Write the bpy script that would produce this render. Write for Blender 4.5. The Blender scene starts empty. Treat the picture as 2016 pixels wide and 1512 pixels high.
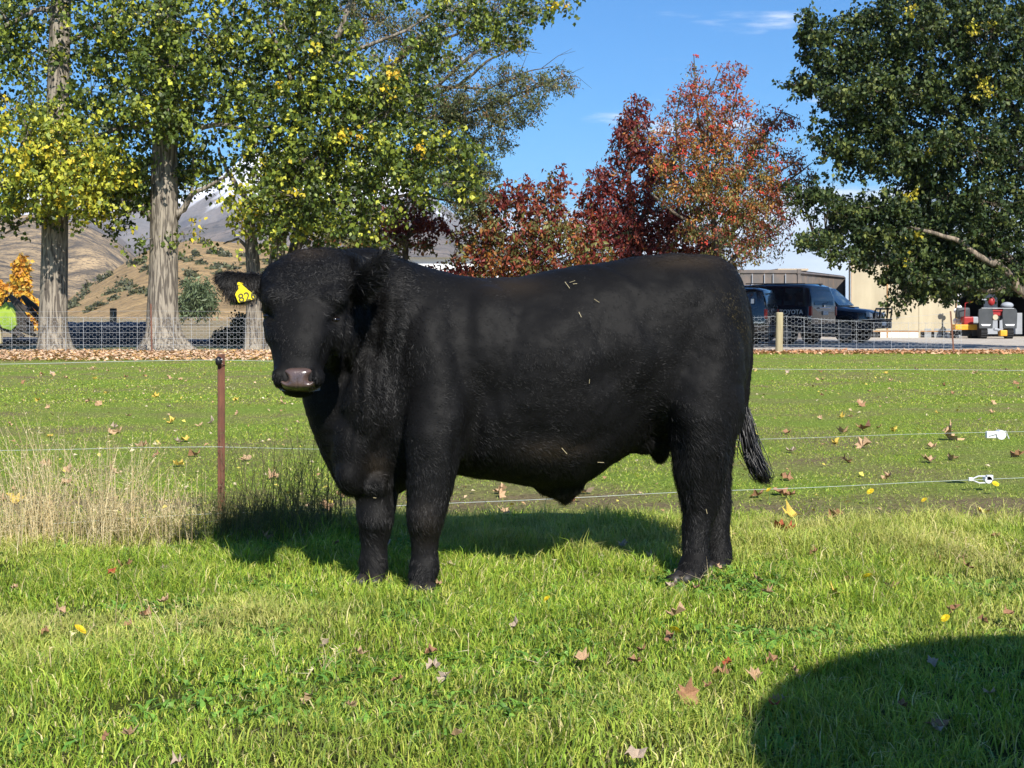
import bpy, bmesh, math, random
import numpy as np
from mathutils import Vector, Matrix, Euler
R = math.radians
SC = bpy.context.scene
COL = SC.collection
random.seed(7)

# ------------------------------------------------------------------ camera, sky, sun, exposure
F = 2900.0          # focal length in photograph pixels (2016 wide)
CX, HY, CH = 1008.0, 608.0, 1.22   # centre column, horizon row, camera height
cam_d = bpy.data.cameras.new('camera'); cam = bpy.data.objects.new('camera', cam_d); COL.objects.link(cam)
cam.location = (0, 0, CH); cam.rotation_euler = (R(90), 0, 0)
cam_d.sensor_width = 36; cam_d.lens = F/2016*36
cam_d.shift_y = -(756-HY)/2016
cam_d.clip_start = .05; cam_d.clip_end = 30000
SC.camera = cam

SUNV = Vector((.40, -1.15, 1.0)).normalized()      # towards the sun
EL = math.asin(SUNV.z); AZ = math.atan2(SUNV.x, SUNV.y)
sun_d = bpy.data.lights.new('sun', 'SUN'); sun = bpy.data.objects.new('sun', sun_d); COL.objects.link(sun)
sun_d.energy = 5.0; sun_d.angle = R(.53); sun_d.color = (1, .945, .86)
sun.rotation_euler = SUNV.to_track_quat('Z', 'Y').to_euler(); sun.location = (20, -60, 60)

W = bpy.data.worlds.new('World'); SC.world = W; W.use_nodes = True
nt = W.node_tree; N = nt.nodes; L = nt.links; N.clear()
def nd(t, **k):
    n = N.new(t)
    for a, v in k.items(): setattr(n, a, v)
    return n
sky = nd('ShaderNodeTexSky', sky_type='NISHITA', sun_disc=False, sun_elevation=EL, sun_rotation=AZ, altitude=300, air_density=1.0, dust_density=.4, ozone_density=3.0)
tc = nd('ShaderNodeTexCoord'); sep = nd('ShaderNodeSeparateXYZ'); L.new(tc.outputs['Generated'], sep.inputs[0])
mp = nd('ShaderNodeMapping'); mp.inputs['Scale'].default_value = (2.2, 2.2, 15); mp.inputs['Location'].default_value = (3.1, .6, .35); L.new(tc.outputs['Generated'], mp.inputs[0])
n1 = nd('ShaderNodeTexNoise'); n1.inputs['Scale'].default_value = 2.2; n1.inputs['Detail'].default_value = 9; n1.inputs['Roughness'].default_value = .55; L.new(mp.outputs[0], n1.inputs['Vector'])
def math_n(op, a, b=None, clamp=False):
    m = nd('ShaderNodeMath', operation=op, use_clamp=clamp)
    for i, v in enumerate((a, b)):
        if v is None: continue
        if isinstance(v, (int, float)): m.inputs[i].default_value = v
        else: L.new(v, m.inputs[i])
    return m.outputs[0]
def mrange(v, a, b, c, d):
    m = nd('ShaderNodeMapRange', interpolation_type='SMOOTHSTEP'); L.new(v, m.inputs[0])
    for i, x in enumerate((a, b, c, d)): m.inputs[i+1].default_value = x
    return m.outputs[0]
low = mrange(sep.outputs['Z'], .03, .11, .36, 0)         # a bank of cumulus low over the horizon
thr = math_n('SUBTRACT', .60, low)
m1 = mrange(math_n('SUBTRACT', n1.outputs['Fac'], thr), 0, .13, 0, 1)
fade = mrange(sep.outputs['Z'], .10, .30, 1.0, .55)
mask = math_n('MULTIPLY', m1, math_n('MULTIPLY', fade, .85))
ccol = nd('ShaderNodeMix', data_type='RGBA'); L.new(mrange(n1.outputs['Fac'], .45, .72, 0, 1), ccol.inputs[0])
ccol.inputs[6].default_value = (9.5, 10.8, 12.6, 1); ccol.inputs[7].default_value = (14.0, 14.2, 14.6, 1)
tint = nd('ShaderNodeMix', data_type='RGBA', blend_type='MULTIPLY'); tint.inputs[0].default_value = 1
L.new(sky.outputs[0], tint.inputs[6]); tint.inputs[7].default_value = (.42, .97, 1.46, 1)
mx = nd('ShaderNodeMix', data_type='RGBA'); L.new(mask, mx.inputs[0]); L.new(tint.outputs[2], mx.inputs[6]); L.new(ccol.outputs[2], mx.inputs[7])
bg = nd('ShaderNodeBackground'); bg.inputs['Strength'].default_value = .060; L.new(mx.outputs[2], bg.inputs['Color'])
wo = nd('ShaderNodeOutputWorld'); L.new(bg.outputs[0], wo.inputs['Surface'])
SC.view_settings.view_transform = 'Standard'; SC.view_settings.look = 'None'
SC.view_settings.gamma = 1; SC.view_settings.use_curve_mapping = False
SC.view_settings.exposure = 0.68
SC.render.engine = 'CYCLES'
SC.cycles.max_bounces = 6; SC.cycles.transparent_max_bounces = 8; SC.cycles.volume_bounces = 0

# ------------------------------------------------------------------ helpers
def P(px, py, D): return np.array(((px-CX)*D/F, D, CH-(py-HY)*D/F))
def X(px, D): return (px-CX)*D/F
def Z(py, D): return CH-(py-HY)*D/F
def DG(py): return CH*F/(py-HY)       # distance of a ground point seen at row py

def tag(o, label=None, cat=None, group=None, kind=None):
    if label: o['label'] = label
    if cat: o['category'] = cat
    if group: o['group'] = group
    if kind: o['kind'] = kind
    return o
def empty(name, loc=(0,0,0), rz=0, label=None, cat=None, group=None):
    o = bpy.data.objects.new(name, None); COL.objects.link(o); o.location = loc; o.rotation_euler = (0,0,rz)
    o.empty_display_size = .1
    return tag(o, label, cat, group)
def link(name, me, m=None, parent=None, loc=None, rot=None, smooth=False):
    o = bpy.data.objects.new(name, me); COL.objects.link(o)
    if m is not None and not me.materials: me.materials.append(m)
    if smooth: me.polygons.foreach_set('use_smooth', np.ones(len(me.polygons), bool))
    if parent is not None: o.parent = parent
    if loc is not None: o.location = loc
    if rot is not None: o.rotation_euler = rot
    return o
def mesh_np(name, V, T, col=None):
    """V (n,3), T (m,3) or (m,4) -> mesh, with an optional point colour attribute"""
    V = np.asarray(V, np.float32); T = np.asarray(T, np.int32)
    me = bpy.data.meshes.new(name); k = T.shape[1]
    me.vertices.add(len(V)); me.vertices.foreach_set('co', V.ravel())
    me.loops.add(T.size); me.loops.foreach_set('vertex_index', T.ravel())
    me.polygons.add(len(T)); me.polygons.foreach_set('loop_start', np.arange(0, T.size, k, dtype=np.int32))
    if col is not None:
        a = me.attributes.new('tint', 'FLOAT_COLOR', 'POINT')
        c = np.ones((len(V), 4), np.float32); c[:, :3] = col; a.data.foreach_set('color', c.ravel())
    me.update(calc_edges=True)
    return me
class MB:
    """collects simple solids; build() links them as one mesh object"""
    def __init__(s): s.v = []; s.f = []; s.n = 0
    def add(s, V, Fs):
        s.v.extend([tuple(map(float, v)) for v in V]); s.f.extend([tuple(i+s.n for i in f) for f in Fs]); s.n += len(V); return s
    def box(s, x0, x1, y0, y1, z0, z1):
        return s.add([(x0,y0,z0),(x1,y0,z0),(x1,y1,z0),(x0,y1,z0),(x0,y0,z1),(x1,y0,z1),(x1,y1,z1),(x0,y1,z1)],
              [(0,3,2,1),(4,5,6,7),(0,1,5,4),(1,2,6,5),(2,3,7,6),(3,0,4,7)])
    def tube(s, pts, rad, n=8, cap=True):
        pts = [Vector(p) for p in pts]; m = len(pts)
        rad = [rad]*m if isinstance(rad, (int, float)) else list(rad)
        V = []; up = Vector((.13,.21,1)).normalized()
        for i, p in enumerate(pts):
            t = (pts[min(i+1, m-1)]-pts[max(i-1, 0)]).normalized()
            u = t.cross(up)
            if u.length < .15: u = t.cross(Vector((1,.1,0)))
            u.normalize(); w = t.cross(u)
            for k in range(n):
                a = 2*math.pi*k/n; V.append(p+(u*math.cos(a)+w*math.sin(a))*rad[i])
        Fs = [(i*n+k, i*n+(k+1)%n, (i+1)*n+(k+1)%n, (i+1)*n+k) for i in range(m-1) for k in range(n)]
        if cap: Fs += [tuple(range(n-1, -1, -1)), tuple(range((m-1)*n, m*n))]
        return s.add(V, Fs)
    def cyl(s, p0, p1, r0, r1=None, n=16): return s.tube([p0, p1], [r0, r0 if r1 is None else r1], n)
    def prism(s, poly, axis, a, b):
        """poly of 2-d points extruded along an axis ('x','y','z') from a to b"""
        m = {'x': lambda p, t: (t, p[0], p[1]), 'y': lambda p, t: (p[0], t, p[1]), 'z': lambda p, t: (p[0], p[1], t)}[axis]
        n = len(poly)
        return s.add([m(p, a) for p in poly]+[m(p, b) for p in poly],
              [tuple(range(n-1,-1,-1)), tuple(range(n, 2*n))]+[(i, (i+1)%n, (i+1)%n+n, i+n) for i in range(n)])
    def ell(s, c, r, nu=14, nv=9):
        V = [(c[0], c[1], c[2]-r[2])]
        for j in range(1, nv):
            ph = -math.pi/2+math.pi*j/nv
            for i in range(nu):
                a = 2*math.pi*i/nu; V.append((c[0]+r[0]*math.cos(ph)*math.cos(a), c[1]+r[1]*math.cos(ph)*math.sin(a), c[2]+r[2]*math.sin(ph)))
        V.append((c[0], c[1], c[2]+r[2])); t = len(V)-1
        Fs = [(0, 1+(i+1)%nu, 1+i) for i in range(nu)]+[(1+j*nu+i, 1+j*nu+(i+1)%nu, 1+(j+1)*nu+(i+1)%nu, 1+(j+1)*nu+i) for j in range(nv-2) for i in range(nu)]
        Fs += [(t, 1+(nv-2)*nu+i, 1+(nv-2)*nu+(i+1)%nu) for i in range(nu)]
        return s.add(V, Fs)
    def mesh(s, name, bevel=0, seg=2):
        me = bpy.data.meshes.new(name); me.from_pydata(s.v, [], s.f)
        bm = bmesh.new(); bm.from_mesh(me); bmesh.ops.recalc_face_normals(bm, faces=bm.faces)
        if bevel: bmesh.ops.bevel(bm, geom=[e for e in bm.edges if len(e.link_faces) == 2 and e.calc_face_angle(0) > .5], offset=bevel, segments=seg, affect='EDGES', profile=.6)
        bm.to_mesh(me); bm.free(); me.update(); return me
    def build(s, name, m, parent=None, bevel=0, smooth=False, loc=None, rot=None):
        return link(name, s.mesh(name, bevel), m, parent, loc, rot, smooth)

_rt = {}
def vnoise(x, y, s, seed=0):
    """smooth value noise in 0..1 on numpy arrays"""
    if seed not in _rt: _rt[seed] = np.random.default_rng(1000+seed).random((64, 64))
    t = _rt[seed]; x = np.asarray(x)/s; y = np.asarray(y)/s
    xi = np.floor(x).astype(int); yi = np.floor(y).astype(int); fx = x-xi; fy = y-yi
    fx = fx*fx*(3-2*fx); fy = fy*fy*(3-2*fy)
    g = lambda a, b: t[a % 64, b % 64]
    return (g(xi,yi)*(1-fx)+g(xi+1,yi)*fx)*(1-fy)+(g(xi,yi+1)*(1-fx)+g(xi+1,yi+1)*fx)*fy
def fbm(x, y, s, o=4, seed=0, rough=.5):
    v = 0; a = 1; t = 0
    for i in range(o): v = v+a*vnoise(x, y, s/2**i, seed+i); t += a; a *= rough
    return v/t

# ------------------------------------------------------------------ materials
def new_mat(name):
    m = bpy.data.materials.new(name); m.use_nodes = True; t = m.node_tree
    return m, t, t.nodes['Principled BSDF'], t.nodes['Material Output']
def mat(name, c1, c2=None, scale=5, rough=.7, bump=0, bscale=None, metal=0, spec=.4, stretch=(1,1,1), detail=6, contrast=(.35,.65), coat=0):
    m, t, b, out = new_mat(name); b.inputs['Roughness'].default_value = rough; b.inputs['Metallic'].default_value = metal
    b.inputs['Specular IOR Level'].default_value = spec; b.inputs['Coat Weight'].default_value = coat
    b.inputs['Base Color'].default_value = (*c1, 1)
    co = t.nodes.new('ShaderNodeTexCoord'); mpn = t.nodes.new('ShaderNodeMapping'); mpn.inputs['Scale'].default_value = stretch
    t.links.new(co.outputs['Object'], mpn.inputs[0])
    if c2 is not None:
        n = t.nodes.new('ShaderNodeTexNoise'); n.inputs['Scale'].default_value = scale; n.inputs['Detail'].default_value = detail
        t.links.new(mpn.outputs[0], n.inputs['Vector'])
        r = t.nodes.new('ShaderNodeValToRGB'); r.color_ramp.elements[0].position = contrast[0]; r.color_ramp.elements[1].position = contrast[1]
        r.color_ramp.elements[0].color = (*c1, 1); r.color_ramp.elements[1].color = (*c2, 1)
        t.links.new(n.outputs['Fac'], r.inputs[0]); t.links.new(r.outputs[0], b.inputs['Base Color'])
    if bump:
        n = t.nodes.new('ShaderNodeTexNoise'); n.inputs['Scale'].default_value = bscale or scale*3; n.inputs['Detail'].default_value = 8
        t.links.new(mpn.outputs[0], n.inputs['Vector'])
        bp = t.nodes.new('ShaderNodeBump'); bp.inputs['Strength'].default_value = 1; bp.inputs['Distance'].default_value = bump
        t.links.new(n.outputs['Fac'], bp.inputs['Height']); t.links.new(bp.outputs[0], b.inputs['Normal'])
    return m
def attr_mat(name, rough=.6, transl=0, spec=.3, sheen=0):
    """base colour from the mesh's own tint attribute, optional thin translucency (leaves, grass)"""
    m, t, b, out = new_mat(name); b.inputs['Roughness'].default_value = rough; b.inputs['Specular IOR Level'].default_value = spec
    a = t.nodes.new('ShaderNodeAttribute'); a.attribute_name = 'tint'; t.links.new(a.outputs['Color'], b.inputs['Base Color'])
    if sheen: b.inputs['Sheen Weight'].default_value = sheen; b.inputs['Sheen Roughness'].default_value = .4
    if transl:
        tr = t.nodes.new('ShaderNodeBsdfTranslucent'); ml = t.nodes.new('ShaderNodeMix'); ml.data_type = 'RGBA'; ml.blend_type = 'MULTIPLY'
        ml.inputs[0].default_value = 1; t.links.new(a.outputs['Color'], ml.inputs[6]); ml.inputs[7].default_value = (1.3, 1.25, .5, 1)
        t.links.new(ml.outputs[2], tr.inputs['Color'])
        ms = t.nodes.new('ShaderNodeMixShader'); ms.inputs[0].default_value = transl
        t.links.new(b.outputs[0], ms.inputs[1]); t.links.new(tr.outputs[0], ms.inputs[2]); t.links.new(ms.outputs[0], out.inputs['Surface'])
    return m
M_LEAF = attr_mat('leaf', .5, .20, .35)
M_OAKLEAF = attr_mat('glossy_leaf', .5, .12, .22)
M_GRASS = attr_mat('grass_blade', .5, .32, .22)
M_LITTER = attr_mat('dead_leaf', .8, .1, .2)
M_COAT = attr_mat('black_coat', .52, 0, .24)
M_HIDE = attr_mat('black_hide', .6, 0, .10)
M_STEEL = mat('galvanised_wire', (.5,.52,.54), rough=.45, metal=.3)
M_NET = mat('netting_wire', (.42,.44,.46), rough=.5)
M_RUST = mat('rusty_steel', (.20,.085,.05), (.11,.05,.035), 30, .75, .001, stretch=(1,1,.3))
M_PLASTIC_BLK = mat('black_plastic', (.012,.012,.013), rough=.4)
M_WHITE = mat('white_plastic', (.8,.8,.8), rough=.4)
M_TYRE = mat('tyre_rubber', (.015,.015,.016), rough=.85)
M_ALLOY = mat('wheel_alloy', (.28,.29,.31), rough=.35, metal=.7)
M_GLASSD = mat('dark_glass_reflection', (.035,.055,.075), (.01,.014,.018), 1.6, rough=.08, spec=1.0)  # bluish patches put the sky's reflection into the dark glass colour
# ------------------------------------------------------------------ ground, yard, litter
def lumps(x, y):
    return (fbm(x, y, 2.2, 4, 3)-.5)*.07
def terrain_z(x, y):
    return lumps(x, y)*np.clip((30-np.asarray(y))/24, 0, 1)
def ground_mat():
    m, t, b, out = new_mat('lawn_soil'); b.inputs['Roughness'].default_value = .95; b.inputs['Specular IOR Level'].default_value = .1
    co = t.nodes.new('ShaderNodeTexCoord'); n = t.nodes.new('ShaderNodeTexNoise'); n.inputs['Scale'].default_value = .55; n.inputs['Detail'].default_value = 12; n.inputs['Roughness'].default_value = .68
    t.links.new(co.outputs['Object'], n.inputs['Vector'])
    r = t.nodes.new('ShaderNodeValToRGB'); e = r.color_ramp.elements
    e[0].position = .33; e[0].color = (.21,.165,.09,1); e[1].position = .66; e[1].color = (.19,.28,.04,1)
    x = r.color_ramp.elements.new(.44); x.color = (.22,.23,.07,1); x = r.color_ramp.elements.new(.54); x.color = (.20,.265,.045,1)
    sp_ = t.nodes.new('ShaderNodeSeparateXYZ'); t.links.new(co.outputs['Object'], sp_.inputs[0])
    def mm(op, a, v, cl=False):
        q = t.nodes.new('ShaderNodeMath'); q.operation = op; q.use_clamp = cl; t.links.new(a, q.inputs[0])
        if isinstance(v, float): q.inputs[1].default_value = v
        else: t.links.new(v, q.inputs[1])
        return q.outputs[0]
    band = mm('SUBTRACT', mm('ABSOLUTE', mm('SUBTRACT', sp_.outputs['Y'], 9.2), 0.0), .95); band = mm('MULTIPLY', band, -.15); band = mm('MAXIMUM', band, 0.0)
    t.links.new(mm('SUBTRACT', n.outputs['Fac'], band), r.inputs[0])
    n2 = t.nodes.new('ShaderNodeTexNoise'); n2.inputs['Scale'].default_value = 26; n2.inputs['Detail'].default_value = 8; n2.inputs['Roughness'].default_value = .7
    t.links.new(co.outputs['Object'], n2.inputs['Vector'])
    mr = t.nodes.new('ShaderNodeMapRange'); mr.inputs[1].default_value = .3; mr.inputs[2].default_value = .7; mr.inputs[3].default_value = .45; mr.inputs[4].default_value = 1.45
    t.links.new(n2.outputs['Fac'], mr.inputs[0])
    ml = t.nodes.new('ShaderNodeMix'); ml.data_type = 'RGBA'; ml.blend_type = 'MULTIPLY'; ml.inputs[0].default_value = 1
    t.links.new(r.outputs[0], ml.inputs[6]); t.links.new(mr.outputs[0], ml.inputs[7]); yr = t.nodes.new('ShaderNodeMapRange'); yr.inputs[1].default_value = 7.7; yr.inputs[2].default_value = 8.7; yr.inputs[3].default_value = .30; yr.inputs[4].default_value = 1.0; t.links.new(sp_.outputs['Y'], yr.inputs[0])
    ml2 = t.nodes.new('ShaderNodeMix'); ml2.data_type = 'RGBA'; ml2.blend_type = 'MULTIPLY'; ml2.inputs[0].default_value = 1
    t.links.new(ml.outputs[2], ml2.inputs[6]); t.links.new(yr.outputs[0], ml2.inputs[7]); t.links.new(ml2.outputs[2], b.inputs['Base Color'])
    bp = t.nodes.new('ShaderNodeBump'); bp.inputs['Distance'].default_value = .04; t.links.new(n2.outputs['Fac'], bp.inputs['Height']); t.links.new(bp.outputs[0], b.inputs['Normal'])
    return m
def grid_mesh(name, xs, ys, zf):
    gx, gy = np.meshgrid(xs, ys); z = zf(gx, gy)
    V = np.stack([gx, gy, z], -1).reshape(-1, 3); nx = len(xs); ny = len(ys)
    i = np.arange(nx-1)[None]+nx*np.arange(ny-1)[:, None]; i = i.ravel()
    return mesh_np(name, V, np.stack([i, i+1, i+1+nx, i+nx], 1))
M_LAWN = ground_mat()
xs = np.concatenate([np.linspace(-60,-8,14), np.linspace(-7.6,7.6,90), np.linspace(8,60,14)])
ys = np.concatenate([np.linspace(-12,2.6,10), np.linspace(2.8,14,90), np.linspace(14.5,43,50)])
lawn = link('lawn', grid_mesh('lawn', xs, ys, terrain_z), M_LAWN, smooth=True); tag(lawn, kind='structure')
M_DRY = mat('dry_pasture', (.30,.22,.11), (.17,.14,.07), .12, .95, .05, 2, detail=10)
xf = np.concatenate([-np.geomspace(9000, 60, 24), np.linspace(-55, 55, 30), np.geomspace(60, 9000, 24)])
yf = np.concatenate([[-400, -60, -12.01, -11.5, 42.5], [43.01], np.geomspace(46, 8500, 40)])
def far_z(x, y):
    z = np.where((y > 43.05), -.004-.35*np.clip((y-50)/80, 0, 1)*np.clip(-(x+2)/6, 0, 1), 0)
    return np.where((y > -12) & (y < 43.005) & (np.abs(x) < 58), -.5, z-.0*y)
fp = link('pasture', grid_mesh('pasture', xf, yf, lambda x, y: np.where(np.abs(y) < 1e9, far_z(x, y), 0)), M_DRY); tag(fp, kind='structure')
# the green verge behind the netting, under the poplars
M_VERGE = mat('verge_grass', (.10,.13,.035), (.16,.14,.06), 1.2, .95, .03, 14)
vg = MB().box(-24, 1.5, 42.9, 47.5, -.05, .006).build('verge', M_VERGE); tag(vg, kind='structure')
# gravel yard by the shed
M_GRAVEL = mat('gravel', (.36,.32,.27), (.50,.45,.38), 1.5, .95, .02, 30, detail=12, contrast=(.3,.7))
gy = MB().box(3.0, 60, 42.6, 90, -.05, .010).build('gravel_yard', M_GRAVEL); tag(gy, kind='structure')

# ------------------------------------------------------------------ far land
def ridge(name, pts, D0, D1, m, nz, amp, nv=60, nu=260, back=.35, sharp=1.3, z0=-1, seed=5):
    """a hill whose skyline runs through the photograph's points at distance D1, rising from its foot at D0"""
    pts = sorted(pts); px = np.array([p[0] for p in pts], float); py = np.array([p[1] for p in pts], float)
    us = np.linspace(px[0], px[-1], nu); top = CH-(np.interp(us, px, py)-HY)*D1/F
    rng = np.linspace(0, 1+back, nv); V = np.zeros((nv, nu, 3))
    for j, v in enumerate(rng):
        D = D0+(D1-D0)*v; x = (us-CX)/F*(D0+(D1-D0)*min(v, 1)*1.0)
        if v > 1: x = (us-CX)/F*D1
        prof = v**sharp if v <= 1 else max(0, 1-((v-1)/back)**1.5)
        n = (fbm(x+seed*31, np.full_like(x, D)*1.0, nz, 6, seed, .55)-.5)
        gul = np.abs(fbm(x*1.0+D*.35, np.full_like(x, D*.35), nz*.55, 4, seed+9)-.5)*2
        V[j, :, 0] = x; V[j, :, 1] = D+n*nz*.3
        env = math.sin(min(v, 1)*math.pi)*.9+.1
        V[j, :, 2] = z0+(top-z0)*prof+amp*n*env*1.6-amp*(.5-gul)*env*.9
    i = (np.arange(nu-1)[None]+nu*np.arange(nv-1)[:, None]).ravel()
    o = link(name, mesh_np(name, V.reshape(-1, 3), np.stack([i, i+1, i+1+nu, i+nu], 1)), m, smooth=True); tag(o, kind='structure'); return o
def hill_mat(name, ca, cb, cc, s1, s2, rough=.95, bump=1.0, mid=(.42,.52,.6)):
    m, t, b, out = new_mat(name); b.inputs['Roughness'].default_value = rough; b.inputs['Specular IOR Level'].default_value = .1
    co = t.nodes.new('ShaderNodeTexCoord')
    def noise(s, d=10, ro=.6):
        n = t.nodes.new('ShaderNodeTexNoise'); n.inputs['Scale'].default_value = s; n.inputs['Detail'].default_value = d; n.inputs['Roughness'].default_value = ro
        t.links.new(co.outputs['Object'], n.inputs['Vector']); return n.outputs['Fac']
    r = t.nodes.new('ShaderNodeValToRGB'); e = r.color_ramp.elements
    e[0].position = mid[0]; e[0].color = (*cb, 1); e[1].position = mid[2]; e[1].color = (*ca, 1)
    x = e.new(mid[1]); x.color = tuple(.5*(a+c) for a, c in zip(ca, cb))+(1,)
    t.links.new(noise(s1, 12, .78), r.inputs[0])
    r2 = t.nodes.new('ShaderNodeValToRGB'); r2.color_ramp.elements[0].position = .56; r2.color_ramp.elements[1].position = .62
    r2.color_ramp.elements[0].color = (0,0,0,1); r2.color_ramp.elements[1].color = (1,1,1,1)
    n2 = noise(s2, 4, .6); t.links.new(n2, r2.inputs[0])
    ml = t.nodes.new('ShaderNodeMix'); ml.data_type = 'RGBA'; t.links.new(r2.outputs[0], ml.inputs[0])
    t.links.new(r.outputs[0], ml.inputs[6]); ml.inputs[7].default_value = (*cc, 1); t.links.new(ml.outputs[2], b.inputs['Base Color'])
    bp = t.nodes.new('ShaderNodeBump'); bp.inputs['Distance'].default_value = bump; bp.inputs['Strength'].default_value = .7
    t.links.new(n2, bp.inputs['Height']); t.links.new(bp.outputs[0], b.inputs['Normal'])
    return m, t, b
M_GOLD, _, _ = hill_mat('golden_hillside', (.46,.31,.145), (.24,.165,.085), (.14,.115,.065), .11, .8, bump=.6)
M_BROWN, _, _ = hill_mat('scrubby_hillside', (.50,.36,.20), (.085,.075,.062), (.07,.062,.055), .045, .4, bump=2.0)
M_BLUE, _, _ = hill_mat('distant_mountain', (.22,.18,.15), (.12,.11,.10), (.08,.075,.07), .008, .05, bump=6)
M_SNOW, t_, b_ = hill_mat('snowy_mountain', (.26,.22,.19), (.16,.15,.14), (.11,.10,.10), .002, .01, bump=30)
g = t_.nodes.new('ShaderNodeNewGeometry'); s_ = t_.nodes.new('ShaderNodeSeparateXYZ'); t_.links.new(g.outputs['Position'], s_.inputs[0])
nn = t_.nodes.new('ShaderNodeTexNoise'); nn.inputs['Scale'].default_value = .006; nn.inputs['Detail'].default_value = 10
t_.links.new(g.outputs['Position'], nn.inputs['Vector'])
ma = t_.nodes.new('ShaderNodeMath'); ma.operation = 'MULTIPLY_ADD'; ma.inputs[1].default_value = 300; t_.links.new(nn.outputs['Fac'], ma.inputs[0]); t_.links.new(s_.outputs['Z'], ma.inputs[2])
mr = t_.nodes.new('ShaderNodeMapRange'); mr.inputs[1].default_value = 420; mr.inputs[2].default_value = 470; t_.links.new(ma.outputs[0], mr.inputs[0])
ms = t_.nodes.new('ShaderNodeMix'); ms.data_type = 'RGBA'; t_.links.new(mr.outputs[0], ms.inputs[0])
old = b_.inputs['Base Color'].links[0].from_socket; t_.links.new(old, ms.inputs[6]); ms.inputs[7].default_value = (.86,.87,.9,1); t_.links.new(ms.outputs[2], b_.inputs['Base Color'])
ridge('snowy_mountain', [(-900,480),(-300,420),(0,400),(120,330),(200,385),(255,368),(330,400),(420,350),(480,300),(560,290),(640,330),(720,310),(800,352),(850,385),(905,428),(960,470),(1060,520),(1200,560),(1500,590)], 2600, 4300, M_SNOW, 600, 60, seed=3)
ridge('blue_range', [(-700,560),(60,470),(190,425),(240,470),(262,500),(330,450),(400,440),(470,420),(560,420),(650,440),(760,460),(860,500),(980,540),(1150,570)], 1500, 2500, M_BLUE, 350, 22, seed=11)
ridge('grey_hill', [(520,600),(640,520),(740,455),(820,432),(880,440),(905,470),(960,500),(1100,545),(1300,580),(1500,598)], 900, 1900, M_BLUE, 260, 14, seed=17)
ridge('brown_hill', [(-900,470),(-400,380),(-120,400),(-20,430),(60,418),(120,428),(170,440),(210,462),(250,500),(300,545),(380,580),(480,600)], 420, 1300, M_BROWN, 200, 22, seed=23)
ridge('golden_hill', [(-300,612),(60,608),(110,602),(150,577),(200,545),(250,512),(300,485),(380,470),(470,478),(560,482),(640,500),(760,540),(900,575),(1080,600)], 170, 520, M_GOLD, 60, 4.2, seed=29)

# haze: one closed box of air
hz = MB().box(-9500, 9500, -450, 8700, -6, 540)
m_, t_, b_, o_ = new_mat('haze_air'); t_.nodes.remove(b_)
pv = t_.nodes.new('ShaderNodeVolumePrincipled'); pv.inputs['Color'].default_value = (.72,.82,1,1); pv.inputs['Density'].default_value = HAZE = 6.5e-5
pv.inputs['Anisotropy'].default_value = .0
t_.links.new(pv.outputs[0], o_.inputs['Volume']); haze = hz.build('haze', m_); tag(haze, kind='stuff')

# ------------------------------------------------------------------ grass
rg = np.random.default_rng(5)
def in_view(n, d0, d1, margin=1.25, p=1.0):
    D = np.sqrt(rg.random(n)*(d1**2-d0**2)+d0**2) if p == 1 else d0+(d1-d0)*rg.random(n)**p
    x = (rg.random(n)*2-1)*(.3476*(1+(margin-1)*.3)*D+1.25)
    return x, D
def blades(name, x, y, h, w, lean, col, z=None, seg=2, tipcol=None, bend=.5):
    n = len(x); a = rg.random(n)*2*math.pi; la = rg.random(n)*2*math.pi
    z = terrain_z(x, y)-.004 if z is None else z
    dx, dy = np.cos(a)*w/2, np.sin(a)*w/2; lx, ly = np.cos(la)*lean*h, np.sin(la)*lean*h
    B = np.stack([x, y, z], 1); S = np.stack([dx, dy, 0*dx], 1); Lv = np.stack([lx, ly, 0*lx], 1); H = np.stack([0*h, 0*h, h], 1)
    if seg == 2:
        m = B+Lv*.30+H*.58; t = B+Lv+H*(1-bend*np.minimum(lean, 1.2)[:, None]*.55)
        V = np.stack([B-S, B+S, m+S*.75, m-S*.75, t], 1).reshape(-1, 3)
        i = np.arange(n)[:, None]*5; T = np.concatenate([i+[0,1,2], i+[0,2,3], i+[3,2,4]], 0); k = 5
    else:
        t = B+Lv+H*(1-.3*np.minimum(lean, 1)[:, None])
        V = np.stack([B-S, B+S, t], 1).reshape(-1, 3); T = np.arange(n*3).reshape(-1, 3); k = 3
    C = np.repeat(col[:, None, :], k, 1)
    if tipcol is not None: C[:, -1] = tipcol
    o = link(name, mesh_np(name, V, T, C.reshape(-1, 3)), M_GRASS); tag(o, kind='stuff'); return o
def pick(n, pal, wt):
    pal = np.array(pal, float); c = pal[rg.choice(len(pal), n, p=np.array(wt)/sum(wt))]
    return c*(.75+.5*rg.random((n, 1)))
GREEN = [(.21,.335,.035),(.28,.405,.045),(.37,.45,.06),(.12,.21,.035),(.47,.48,.10),(.64,.56,.28)]
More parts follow.
